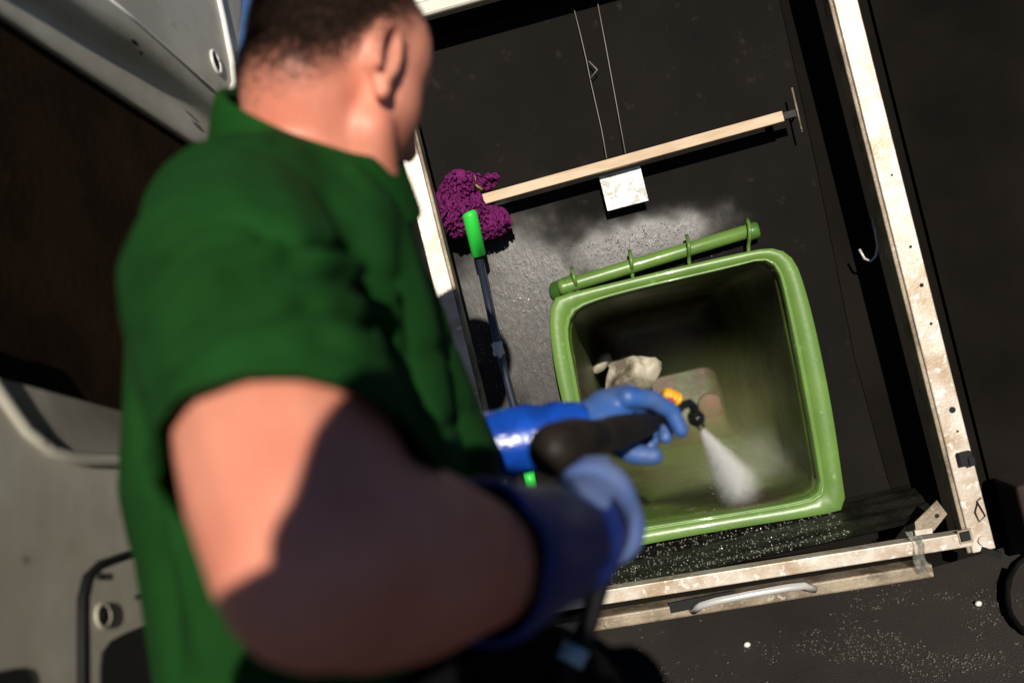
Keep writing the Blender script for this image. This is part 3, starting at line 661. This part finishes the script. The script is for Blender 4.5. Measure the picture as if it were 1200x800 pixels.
for s in (1, -1):
    cap(bm, HL(.049*s, .016, -.062), HL(.034*s, .056, -.112), .026, .026)
    ell(bm, HL(.036*s, .052, -.024), hax, (.026, .026, .026)); ell(bm, HL(.024*s, .076, .022), hax, (.018, .012, .010))
    # ear
    ea = [HL(s*(.074+.012*max(0, math.sin(t))*1), -.012-.017*math.cos(t)*-1*-1, -.005+.031*math.sin(t)) for t in [2*math.pi*k/16 for k in range(17)]]
    ea = []
    for k in range(13):
        t = R(-70 + 300*k/12); ea.append(HL(s*(.080+.010*(1-math.cos(t))*.5), -.012+.017*math.cos(t), -.001+.027*math.sin(t)))
    for a, b in zip(ea, ea[1:]): cap(bm, a, b, .0052, .0052, 8)
    cap(bm, HL(s*.077, -.006, -.03), HL(s*.080, -.004, -.038), .009, .009, 10)
    ell(bm, HL(s*.075, -.012, -.004), hax, (.006, .014, .024)); 
cap(bm, HL(0, .093, .012), HL(0, .112, -.03), .010, .012); cap(bm, HL(-.012, .10, -.036), HL(.012, .10, -.036), .009, .009)
cap(bm, HL(-.02, .088, -.066), HL(.02, .088, -.066), .010, .010); ell(bm, HL(0, .085, -.1), hax, (.02, .018, .018))
# neck, trunk, arms
cap(bm, HL(0, -.035, -.03), neck, .060, .064, 20); cap(bm, HL(0, -.005, -.07), neck+hf*.015, .05, .056, 18)
cap(bm, neck, sh_r, .06, .06); cap(bm, neck, sh_l, .06, .055)
hip = Q(390, 930, .93)
cap(bm, Q(370, 340, .98), Q(380, 560, .97), .11, .12, 20); cap(bm, Q(380, 560, .97), hip, .12, .12, 20)
def lerp(a, b, t): return a+(b-a)*t
chain(bm, [sh_r, lerp(sh_r, el_r, .5), lerp(sh_r, el_r, .8), el_r], [.062, .069, .068, .061])
chain(bm, [el_r, lerp(el_r, wr_r, .12), lerp(el_r, wr_r, .35), lerp(el_r, wr_r, .7), wr_r], [.060, .064, .061, .045, .032])
chain(bm, [sh_l, el_l, wr_l], [.05, .036, .024])
body = fuse(bm, .004, 8, .6)
co = getco(body); no = getno(body)
rel = (co - np.array(hc_))/HS; r_, f_, u_ = rel @ np.array(hr), rel @ np.array(hf), rel @ np.array(hu)
hd = np.linalg.norm(rel, axis=1) < .19
line = -.090 + .130*ss(-.085, .05, f_)                 # hairline rises toward the temple
dens = ss(.0, .085, u_-line)*ss(.10, .06, f_)*hd
ear = np.exp(-(((f_+.012)/.022)**2 + ((u_+.004)/.036)**2)**2)*(np.abs(r_) > .06)
dens = dens*(1-np.clip(ear, 0, 1))
beard = ss(.0, .045, f_)*ss(-.02, -.05, u_)*hd*(u_ > -.14)*.38*ss(-.13, -.10, u_)
st = np.clip(dens*.93 + beard, 0, 1)
at_ = body.attributes.new('stubble', 'FLOAT', 'POINT'); at_.data.foreach_set('value', st)
obj('body', body, M_skin, man)
# hair: short strands rooted on the scalp
cand = np.where(hd & (u_ > -.1) & (dens > .02))[0]; idx = rng.choice(cand, 60000); idx = idx[rng.rand(len(idx)) < dens[idx]*.95]
n_ = no[idx]; P_ = co[idx] + rng.normal(size=(len(idx), 3))*.001; K = dens[idx][:, None]
T_ = n_*.35 - np.array(hu)*.5 - np.array(hf)*.3 + rng.normal(size=(len(idx), 3))*.15; T_ /= np.linalg.norm(T_, axis=1)[:, None]
S_ = np.cross(T_, n_); S_ /= np.maximum(np.linalg.norm(S_, axis=1), 1e-4)[:, None]; LN = .002 + .008*K**2*(.6+.4*rng.rand(len(idx), 1))
V_ = np.stack([P_-S_*.0006, P_+S_*.0006, P_+T_*LN], 1).reshape(-1, 3)
me = D.meshes.new('hair'); me.from_pydata(V_.tolist(), [], np.arange(len(V_)).reshape(-1, 3).tolist()); obj('hair', me, M_hair, man, False)
for s in (1, -1):
    bm = bmesh.new(); ell(bm, HL(.029*s, .074, .003), hax, (.013, .013, .011)); e_ = obj('eye', bm, M_eye, man)
    bm = bmesh.new(); ell(bm, HL(.029*s, .0865, .002), hax, (.0055, .002, .0055)); q_ = obj('iris', bm, M_dark, e_); q_.matrix_parent_inverse = Matrix.Identity(4)
    bm = bmesh.new(); cap(bm, HL(.014*s, .090, .022), HL(.040*s, .074, .026), .0035, .003, 8); obj('eyebrow', bm, M_hair, man)
bm = bmesh.new(); cap(bm, HL(-.022, .094, -.066), HL(.022, .094, -.066), .005, .005, 8); obj('mouth', bm, M_lip, man)

# shirt -------------------------------------------------------
bm = bmesh.new()
cuff_c = lerp(sh_r, el_r, .80)
chain(bm, [lerp(neck, sh_r, .9), lerp(sh_r, el_r, .15), lerp(sh_r, el_r, .4), lerp(sh_r, el_r, .97)], [.076, .086, .082, .0745])
cap(bm, Q(345, 268, .96), Q(285, 275, .87), .085, .085, 18)
cap(bm, Q(355, 270, .99), sh_l, .08, .072, 18); 
cap(bm, Q(330, 330, .95), Q(345, 560, .92), .135, .150, 24); cap(bm, Q(352, 560, .92), Q(385, 900, .88), .150, .13, 24)
cap(bm, sh_l, Q(455, 560, 1.02), .072, .115, 20); cap(bm, Q(455, 560, 1.02), Q(440, 880, .98), .115, .12, 20)
cap(bm, Q(300, 330, .86), Q(300, 560, .90), .09, .105, 20)
cap(bm, sh_l, lerp(sh_l, el_l, .7), .068, .062, 16)
shirt = fuse(bm, .005, 10, .6)
co = getco(shirt); no = getno(shirt)
px, py, dz_ = topx(co)
front = ((co-np.array(CAM))*no).sum(1) < .05*np.linalg.norm(co-np.array(CAM), axis=1)
def fold(pts, amp, wd, one=False):
    """a crease or ridge along a polyline seen on the near side of the cloth"""
    global co
    best = np.full(len(px), 1e9); tt = np.zeros(len(px)); P = np.array(pts, float); n = len(P)-1
    for i in range(n):
        a, b = P[i], P[i+1]; e = b-a; L = (e**2).sum(); t = np.clip(((px-a[0])*e[0]+(py-a[1])*e[1])/L, 0, 1)
        d = np.hypot(px-a[0]-e[0]*t, py-a[1]-e[1]*t); m = d < best; best[m] = d[m]; tt[m] = ((i+t)/n)[m]
    amp = amp*1.7; w = np.sin(np.pi*np.clip(tt*.92+.04, 0, 1))**.6
    k = np.exp(-(best/wd)**2)*w*amp*front
    co = co + no*k[:, None]
# creases radiating from the armpit across the sleeve
fold([(190, 365), (240, 318), (320, 290), (410, 300), (465, 330)], -.022, 10); fold([(185, 385), (240, 340), (320, 314), (400, 318), (455, 345)], .013, 13)
fold([(195, 300), (225, 275), (280, 265), (330, 275)], -.015, 10); fold([(200, 320), (240, 293), (300, 284), (350, 290)], .007, 10)
fold([(270, 340), (330, 318), (400, 325), (460, 360)], -.014, 8)
fold([(215, 430), (280, 385), (360, 365), (440, 385), (470, 420)], -.017, 10); fold([(215, 455), (290, 410), (370, 392), (440, 412)], .007, 14)
fold([(470, 250), (478, 330), (486, 420), (490, 500)], -.006, 12); fold([(500, 330), (515, 420), (520, 520)], .003, 16)
fold([(490, 420), (530, 400), (560, 395)], -.003, 9); fold([(500, 520), (545, 480), (580, 480)], -.003, 10)
fold([(165, 470), (180, 560), (195, 680), (210, 790)], -.008, 12); fold([(185, 540), (225, 660), (250, 790)], .006, 14)
fold([(262, 178), (320, 165), (400, 190), (450, 240)], .004, 8)
# cuff: open the sleeve with a clean end, square to the arm
ax = np.array((el_r-sh_r).normalized()); cc = np.array(cuff_c); rel = co-cc; al = rel @ ax; rad = np.linalg.norm(rel-al[:, None]*ax, axis=1)
tilt = 0
near = (rad < .105) & (al > -.03)
# hem band slightly proud
al0 = al.copy(); al = al - .42*(rel @ np.array(RC)); near = (rad < .105) & (al > -.03)
radial = (rel-al0[:, None]*ax)/np.maximum(rad, 1e-4)[:, None]
band = near*ss(-.028, -.024, al); co = co + radial*(band*.0028)[:, None]
dele = near & (al > .004) & (al < .16)
snap = near & (np.abs(al) <= .004); co[snap] -= (al[snap][:, None]*ax)
# drop the connected tail only
setco(shirt, co)
bm = bmesh.new(); bm.from_mesh(shirt); bm.verts.ensure_lookup_table()
torso_keep = np.linalg.norm(np.cross(co-np.array(Q(330, 330, .95)), np.array((Q(340, 900, .88)-Q(330, 330, .95)).normalized())), axis=1) < .125
bmesh.ops.delete(bm, geom=[bm.verts[i] for i in np.where(dele & ~torso_keep)[0]], context='VERTS')
# collar opening: remove cloth inside the neck
shirt2 = D.meshes.new('shirt'); bm.to_mesh(shirt2); bm.free()
o = obj('polo_shirt', shirt2, M_shirt, man); sd = o.modifiers.new('s', 'SOLIDIFY'); sd.thickness = .003; sd.offset = 1
# collar: a fold standing round the neck
na = (neck - HL(0, -.035, -.03)).normalized()*-1
nc = lerp(neck, HL(0, -.035, -.03), .32)
fwdn = (hf - na*hf.dot(na)).normalized(); rgt = na.cross(fwdn)
bm = bmesh.new(); rings = []
for (h_, rr) in ((.026, .070), (.032, .076), (.030, .083), (.005, .092), (-.016, .098), (-.022, .100)):
    row = []
    for k in range(45):
        t = R(28 + 304*k/44); dirn = fwdn*math.cos(t)+rgt*math.sin(t)
        bk = (1-math.cos(t))*.5
        row.append(bm.verts.new(nc + dirn*rr*(1.04-.06*bk) + na*(h_*(1+.25*bk) + .012*bk-.016 - .34*rr*dirn.dot(RC))))
    rings.append(row)
for a, b in zip(rings, rings[1:]):
    for k in range(44): bm.faces.new((a[k], a[k+1], b[k+1], b[k]))
o = obj('collar', bm, M_collar, man); sd = o.modifiers.new('s', 'SOLIDIFY'); sd.thickness = .003; ssf = o.modifiers.new('ss', 'SUBSURF'); ssf.levels = ssf.render_levels = 1

# trousers and boots
hz = hip.z
gx, gy = hip.x, hip.y
bm = bmesh.new()
sideways = (hr-Vector((0, 0, hr.z))).normalized(); fwd_g = (hf-Vector((0, 0, hf.z))).normalized()
cap(bm, hip+Vector((0, 0, -.02))+sideways*.07, hip+Vector((0, 0, -.02))-sideways*.07, .135, .135, 24)
for s in (1, -1):
    h0 = hip+sideways*.09*s+Vector((0, 0, -.06)); kn = Vector((h0.x, h0.y, .46))+fwd_g*.06+sideways*.03*s; an = Vector((h0.x, h0.y, .10))-fwd_g*.02+sideways*.05*s
    chain(bm, [h0, kn, an], [.105, .075, .06])
cap(bm, Q(440, 880, .87), Q(615, 858, 1.0), .13, .112, 20)
# belly front apron-dark fabric below the shirt
tr_ = fuse(bm, .007, 8, .6); obj('trousers', tr_, M_trous, man)
for s in (1, -1):
    h0 = hip+sideways*.09*s; an = Vector((h0.x, h0.y, .05))-fwd_g*.02+sideways*.05*s
    bm = bmesh.new(); cap(bm, an+Vector((0, 0, .04)), an+Vector((0, 0, .0)), .05, .048); cap(bm, an-fwd_g*.03, an+fwd_g*.19-Vector((0, 0, .012)), .045, .036)
    me = fuse(bm, .006, 5); c_ = getco(me); c_[:, 2] = np.maximum(c_[:, 2], .002); setco(me, c_); obj('boot', me, M_boot, man)

# gloves ------------------------------------------------------
# right: gauntlet
bm = bmesh.new(); fa = (wr_r-el_r).normalized()
g0 = lerp(el_r, wr_r, .66); g1 = Q(668, 636, .80)
tube(bm, [g0, lerp(g0, g1, .03), lerp(g0, g1, .35), lerp(g0, g1, .7), g1, Q(690, 614, .83)], [.0545, .056, .052, .045, .041, .035], 36, cap=False)
bmesh.ops.subdivide_edges(bm, edges=bm.edges, cuts=2)
for v in bm.verts: v.co += Vector((1, 1, 1))*mnoise.noise(Vector(v.co)*28)*.004
o = obj('gauntlet', bm, M_navy, man); sd = o.modifiers.new('s', 'SOLIDIFY'); sd.thickness = .002; sd.offset = 1
# right hand round the grip
def hand(bm, palm, fingers, thumb):
    for c, axs, rad in palm: ell(bm, c, axs, rad)
    for pts, r0 in fingers+[thumb]:
        rs = [r0*(1-.09*i) for i in range(len(pts))]; chain(bm, pts, rs)
bm = bmesh.new()
cap(bm, Q(672, 616, .80), Q(697, 596, .86), .034, .036, 18)
cap(bm, Q(697, 585, .86), Q(712, 618, .87), .036, .034, 18)
F = []
for k, (x, y) in enumerate(((716, 566), (722, 590), (724, 614), (720, 638))):
    L = (1, 1.07, 1, .85)[k]
    F.append(([Q(x-6, y, .88), Q(x+4*L, y+1, .925), Q(x-10*L, y+8, .955), Q(x-30*L, y+10, .945)], .0125-.0005*k))
T = ([Q(690, 585, .85), Q(678, 562, .88), Q(690, 548, .92), Q(706, 545, .945)], .0145)
hand(bm, [], F, T)
obj('glove', fuse(bm, .0032, 4, .5), M_glove2, man, label='pale worn blue glove on the near hand gripping the trigger')
# left forearm gauntlet
bm = bmesh.new()
l0, l1 = Q(560, 525, 1.17), Q(690, 500, 1.17)
tube(bm, [l0, lerp(l0, l1, .2), lerp(l0, l1, .6), lerp(l0, l1, .92), l1], [.040, .039, .036, .031, .028], 36, cap=False)
bmesh.ops.subdivide_edges(bm, edges=bm.edges, cuts=3)
for v in bm.verts: v.co += (RC+UC)*mnoise.noise(Vector(v.co)*34)*.005 + UC*mnoise.noise(Vector(v.co)*80)*.002
o = obj('gauntlet', bm, M_cuff, man, label='bright wet blue gauntlet on the far arm'); sd = o.modifiers.new('s', 'SOLIDIFY'); sd.thickness = .002; sd.offset = 1
# left hand over the lance
bm = bmesh.new()
cap(bm, Q(684, 500, 1.17), Q(712, 486, 1.19), .027, .030, 18)
cap(bm, Q(712, 484, 1.19), Q(736, 474, 1.20), .030, .025, 18); cap(bm, Q(714, 492, 1.20), Q(742, 490, 1.22), .028, .022, 16)
F = [([Q(736, 466, 1.17), Q(764, 468, 1.18), Q(787, 482, 1.19), Q(798, 504, 1.19)], .0128),
     ([Q(738, 470, 1.19), Q(762, 474, 1.215), Q(782, 492, 1.235), Q(780, 512, 1.22)], .0125),
     ([Q(736, 478, 1.21), Q(758, 486, 1.24), Q(770, 508, 1.255), Q(762, 522, 1.23)], .012),
     ([Q(730, 488, 1.23), Q(748, 500, 1.26), Q(756, 522, 1.26), Q(748, 532, 1.24)], .0108)]
T = ([Q(708, 500, 1.18), Q(722, 520, 1.17), Q(744, 532, 1.17), Q(766, 534, 1.17)], .0155)
hand(bm, [], F, T)
obj('glove', fuse(bm, .0028, 3, .5), M_glove, man, label='blue rubber glove on the far hand steadying the lance')

# photographer standing behind the viewpoint: only the shadow shows
pb = CAM + Vector((-.06, -.25, 0)); ph = empty('person', (pb.x, pb.y, 0), 'photographer in a grey jacket standing behind the viewpoint, only the shadow shows', 'person')
def SP(x, y, back): p = Q(x, y, .55); return p + tosun*(((p-CAM).dot(FW)+back)/(-tosun.dot(FW)))
hcn = SP(540, 610, .20)
bm = bmesh.new(); axs = (X0, Vector((0, 1, 0)), Vector((0, 0, 1)))
ell(bm, hcn, axs, (.078, .098, .115)); cap(bm, hcn-Vector((0, .02, .08)), hcn-Vector((0, .06, .17)), .058, .06); ell(bm, hcn+Vector((0, .02, -.06)), axs, (.06, .07, .06))
cap(bm, hcn+Vector((0, .09, 0)), hcn+Vector((0, .112, -.03)), .01, .013); ell(bm, hcn+Vector((.08, 0, -.01)), axs, (.012, .02, .03)); ell(bm, hcn+Vector((-.08, 0, -.01)), axs, (.012, .02, .03))
me = fuse(bm, .006, 5); a_ = me.attributes.new('stubble', 'FLOAT', 'POINT'); c_ = getco(me); a_.data.foreach_set('value', ss(.03, .06, c_[:, 2]-hcn.z)*.9)
obj('body', me, M_skin, ph)
bm = bmesh.new(); tb = hcn-Vector((0, .08, .24))
cap(bm, tb+Vector((-.15, 0, 0)), tb+Vector((.15, 0, 0)), .07, .07); cap(bm, tb, tb-Vector((0, .02, .42)), .14, .14)
chain(bm, [tb+Vector((-.17, 0, -.01)), SP(215, 850, .16), SP(395, 745, .10), SP(450, 720, .09)], [.06, .05, .042, .04])
for s in (1,): cap(bm, tb+Vector((.17*s, 0, -.01)), tb+Vector((.20*s, .03, -.25)), .06, .05); cap(bm, tb+Vector((.20*s, .03, -.25)), tb+Vector((.12*s, .16, -.08)), .05, .04)
obj('jacket', fuse(bm, .008, 8), M_jacket, ph)
bm = bmesh.new(); hp = tb-Vector((0, .02, .45)); cap(bm, hp+Vector((-.07, 0, 0)), hp+Vector((.07, 0, 0)), .12, .12)
for s in (1, -1): chain(bm, [hp+Vector((.09*s, 0, 0)), Vector((hp.x+.10*s, hp.y+.03, .4)), Vector((hp.x+.11*s, hp.y, .06))], [.09, .07, .05])
for s in (1, -1): cap(bm, Vector((hp.x+.11*s, hp.y, .05)), Vector((hp.x+.12*s, hp.y+.16, .045)), .045, .04)
obj('trousers', fuse(bm, .008, 6), M_trous, ph)

# ------------------------------------------------------------------ pressure-washer gun
gun = empty('pressure_washer_gun', Q(660, 525, .95), 'black pressure washer gun and lance held in both gloved hands, spraying', 'spray gun')
bm = bmesh.new()
gp = [Q(651, 527, .93), Q(672, 520, .97), Q(700, 513, 1.03), Q(730, 504, 1.10), Q(758, 497, 1.17)]
chain(bm, gp, [.0265, .0265, .0195, .0185, .0145]); ell(bm, Q(686, 507, 1.0), (RC, UC, FW), (.016, .012, .02)); ell(bm, Q(722, 497, 1.08), (RC, UC, FW), (.013, .010, .018)); ell(bm, Q(664, 540, .95), (RC, UC, FW), (.02, .014, .03))
for q_ in ((684, 516, 1.0), (714, 508, 1.06), (722, 506, 1.08), (744, 500, 1.14)): ell(bm, Q(*q_), ((Q(758, 497, 1.17)-Q(651, 527, .93)).normalized(), UC, RC.cross(UC)), (.0035, .0245-.004*(q_[0] > 700), .0245-.004*(q_[0] > 700)))
obj('body', fuse(bm, .003, 5), M_gun, gun)
bm = bmesh.new(); chain(bm, [Q(666, 535, .95), Q(690, 580, .93), Q(708, 640, .92)], [.02, .017, .016]); obj('grip', fuse(bm, .003, 4), M_gun, gun)
bm = bmesh.new(); tube(bm, [Q(700, 560, .97), Q(716, 580, .97), Q(718, 620, .95)], .005, 8); obj('trigger', bm, M_gun, gun)
bm = bmesh.new(); tube(bm, [Q(755, 498, 1.16), Q(775, 490, 1.23), Q(788, 485, 1.28), Q(795, 480, 1.29), Q(801, 474, 1.295), Q(808, 472, 1.30), Q(813, 477, 1.305), Q(815, 486, 1.31)], [.009, .008, .0068, .0062, .006, .006, .0064, .007], 14); obj('lance', bm, M_gloss, gun)
bm = bmesh.new(); ell(bm, Q(816, 490, 1.31), (RC, UC, FW), (.0115, .0115, .013)); tube(bm, [Q(812, 487, 1.305), Q(821, 498, 1.335)], [.008, .007], 14); obj('nozzle', bm, M_gloss, gun)
# ribbed yellow collar with red mark
bm = bmesh.new(); a, b = Q(779, 461, 1.285), Q(794, 468, 1.30)
for k in range(7):
    c = lerp(a, b, k/6); tube(bm, [c, c+(b-a)*.10], [.0095 if k % 2 else .0075]*2, 12)
obj('collar', bm, M_yellow, gun)
bm = bmesh.new(); ell(bm, Q(785, 469, 1.27), (RC, UC, FW), (.006, .004, .005)); obj('red_mark', bm, M_red, gun)
bm = bmesh.new(); tube(bm, [Q(780, 472, 1.27), Q(786, 484, 1.275)], .006, 10); obj('collar_stem', bm, M_gun, gun)
bm = bmesh.new(); hz_ = [Q(708, 640, .92), Q(702, 690, .90), Q(688, 735, .88), Q(668, 775, .87), Q(650, 830, .88), Q(660, 930, .95)]
e_ = hz_[-1]; hz_ += [Vector((e_.x+.05, e_.y+.1, .3)), Vector((e_.x+.2, e_.y+.15, .03)), Vector((e_.x+.6, e_.y-.1, .015))]
tube(bm, hz_, .009, 12); obj('hose', bm, M_rubber, gun)
bm = bmesh.new(); tube(bm, [Q(676, 757, .873), Q(667, 777, .868)], .0125, 14); obj('hose_coupling', bm, M_paleblue, gun)

# ------------------------------------------------------------------ spray and mist
def vol(name, dens, col, nsc, lo, hi, aniso=.3):
    m = D.materials.new(name); m.use_nodes = True; N, L = m.node_tree.nodes, m.node_tree.links
    N.remove(N['Principled BSDF']); out = N['Material Output']
    v = N.new('ShaderNodeVolumePrincipled'); v.inputs['Color'].default_value = (*col, 1); v.inputs['Anisotropy'].default_value = aniso
    tc = N.new('ShaderNodeTexCoord'); n = N.new('ShaderNodeTexNoise'); n.inputs['Scale'].default_value = nsc; n.inputs['Detail'].default_value = 3; L.new(tc.outputs['Object'], n.inputs['Vector'])
    r = N.new('ShaderNodeMapRange'); r.inputs['From Min'].default_value = lo; r.inputs['From Max'].default_value = hi; r.inputs['To Min'].default_value = dens*.15; r.inputs['To Max'].default_value = dens
    L.new(n.outputs['Fac'], r.inputs['Value']); L.new(r.outputs[0], v.inputs['Density']); L.new(v.outputs[0], out.inputs['Volume']); return m
n0 = Q(820, 499, 1.335); n1 = RM @ RK(876, 588, -.40)
def spray_mat(name, D_, apex, end, r0, spread):
    m = vol(name, 1, (.98, .98, .96), 60, .35, .6, -.25); N, L = m.node_tree.nodes, m.node_tree.links
    v = next(n for n in N if n.type == 'PRINCIPLED_VOLUME'); mr = next(n for n in N if n.type == 'MAP_RANGE')
    tc = next(n for n in N if n.type == 'TEX_COORD'); ax = (end-apex).normalized(); L_ = (end-apex).length
    def vm(op, a, b=None):
        n = N.new('ShaderNodeVectorMath'); n.operation = op
        for k, x in enumerate((a, b)):
            if x is None: continue
            if hasattr(x, 'is_output'): L.new(x, n.inputs[k])
            else: n.inputs[k].default_value = x
        return n
    def fm(op, a, b=None, c=None):
        n = N.new('ShaderNodeMath'); n.operation = op
        for k, x in enumerate((a, b, c)):
            if x is None: continue
            if hasattr(x, 'is_output'): L.new(x, n.inputs[k])
            else: n.inputs[k].default_value = x
        return n.outputs[0]
    rel = vm('SUBTRACT', tc.outputs['Object'], tuple(apex)).outputs['Vector']
    t = vm('DOT_PRODUCT', rel, tuple(ax)).outputs['Value']; l = vm('LENGTH', rel).outputs['Value']
    rad = fm('SQRT', fm('MAXIMUM', fm('SUBTRACT', fm('MULTIPLY', l, l), fm('MULTIPLY', t, t)), 0.0))
    tn = fm('DIVIDE', t, L_); R_ = fm('MULTIPLY_ADD', tn, spread, r0)
    q = fm('MAXIMUM', fm('SUBTRACT', 1.0, fm('DIVIDE', rad, R_)), 0.0); q = fm('POWER', q, 1.6)
    endf = fm('MINIMUM', fm('MAXIMUM', fm('MULTIPLY', fm('SUBTRACT', 1.0, tn), 1.5), 0.0), 1.0)
    inv = fm('DIVIDE', D_, fm('ADD', fm('MULTIPLY', fm('MAXIMUM', tn, 0.0), 1.0), .12))
    L.new(fm('MULTIPLY', fm('MULTIPLY', fm('MULTIPLY', q, inv), endf), mr.outputs[0]), v.inputs['Density']); return m
spr = empty('water_spray', n0, 'white fan of water spray from the nozzle into the green bin', 'water')
bm = bmesh.new(); ts = [0, .1, .25, .45, .7, 1]; SPR = .078
tube(bm, [lerp(n0, n1, t) for t in ts], [.004+SPR*t for t in ts], 28)
obj('spray_fan', bm, spray_mat('spray', 14, n0, n1, .004, SPR), spr)
# rebounding cloud where the jet lands
def cloud_mat(name, D_, c, rad, col=(.98, .98, .95), nsc=16):
    m = vol(name, D_, col, nsc, .35, .65, -.2); N, L = m.node_tree.nodes, m.node_tree.links
    v = next(n for n in N if n.type == 'PRINCIPLED_VOLUME'); mr = next(n for n in N if n.type == 'MAP_RANGE'); tc = next(n for n in N if n.type == 'TEX_COORD')
    a = N.new('ShaderNodeVectorMath'); a.operation = 'SUBTRACT'; a.inputs[1].default_value = c; L.new(tc.outputs['Object'], a.inputs[0])
    b = N.new('ShaderNodeVectorMath'); b.operation = 'LENGTH'; L.new(a.outputs[0], b.inputs[0])
    f = N.new('ShaderNodeMapRange'); f.interpolation_type = 'SMOOTHSTEP'; f.inputs['From Min'].default_value = rad; f.inputs['From Max'].default_value = 0; L.new(b.outputs['Value'], f.inputs['Value'])
    g = N.new('ShaderNodeMath'); g.operation = 'MULTIPLY'; L.new(f.outputs[0], g.inputs[0]); L.new(mr.outputs[0], g.inputs[1]); L.new(g.outputs[0], v.inputs['Density']); return m
cc_ = lerp(n0, n1, .9) + rv*.03 + ru*.03
bm = bmesh.new(); ell(bm, cc_, (ru, rv, rw), (.19,)*3); obj('spray_cloud', bm, cloud_mat('cloud', 5, cc_, .17, (.93, .96, .82)), spr)
dm_ = []
for i in range(420):
    t = .12+1.0*rng.rand(); p = lerp(n0, n1, t)+Vector(rng.normal(size=3))*(.004+.032*t); dm_.append(Matrix.Translation(p) @ Matrix.Scale(.0006, 4))
bm = scatter(dm_)
M_drop = mat('water_drops', (.85, .88, .85), .1); obj('droplets', bm, M_drop, spr)['kind'] = 'stuff'
mi = [scl(i0, .93, -.06), scl(i0, .88, -.45), scl(i0, .78, -.9)]
bm = bmesh.new(); rings = [[bm.verts.new(v) for v in l] for l in mi]; n = len(rings[0])
for a, b in zip(rings, rings[1:]):
    for k in range(n): bm.faces.new((a[k], a[(k+1) % n], b[(k+1) % n], b[k]))
bm.faces.new(rings[0][::-1]); bm.faces.new(rings[-1])
tag(obj('mist', bm, cloud_mat('mist', 1.5, RM @ Vector((CEN.x+.02, CEN.y-.19, -.25)), .34, (.66, .74, .3), 6), None, True, RM), 'thin pale water mist hanging inside the green bin', 'mist', kind='stuff')
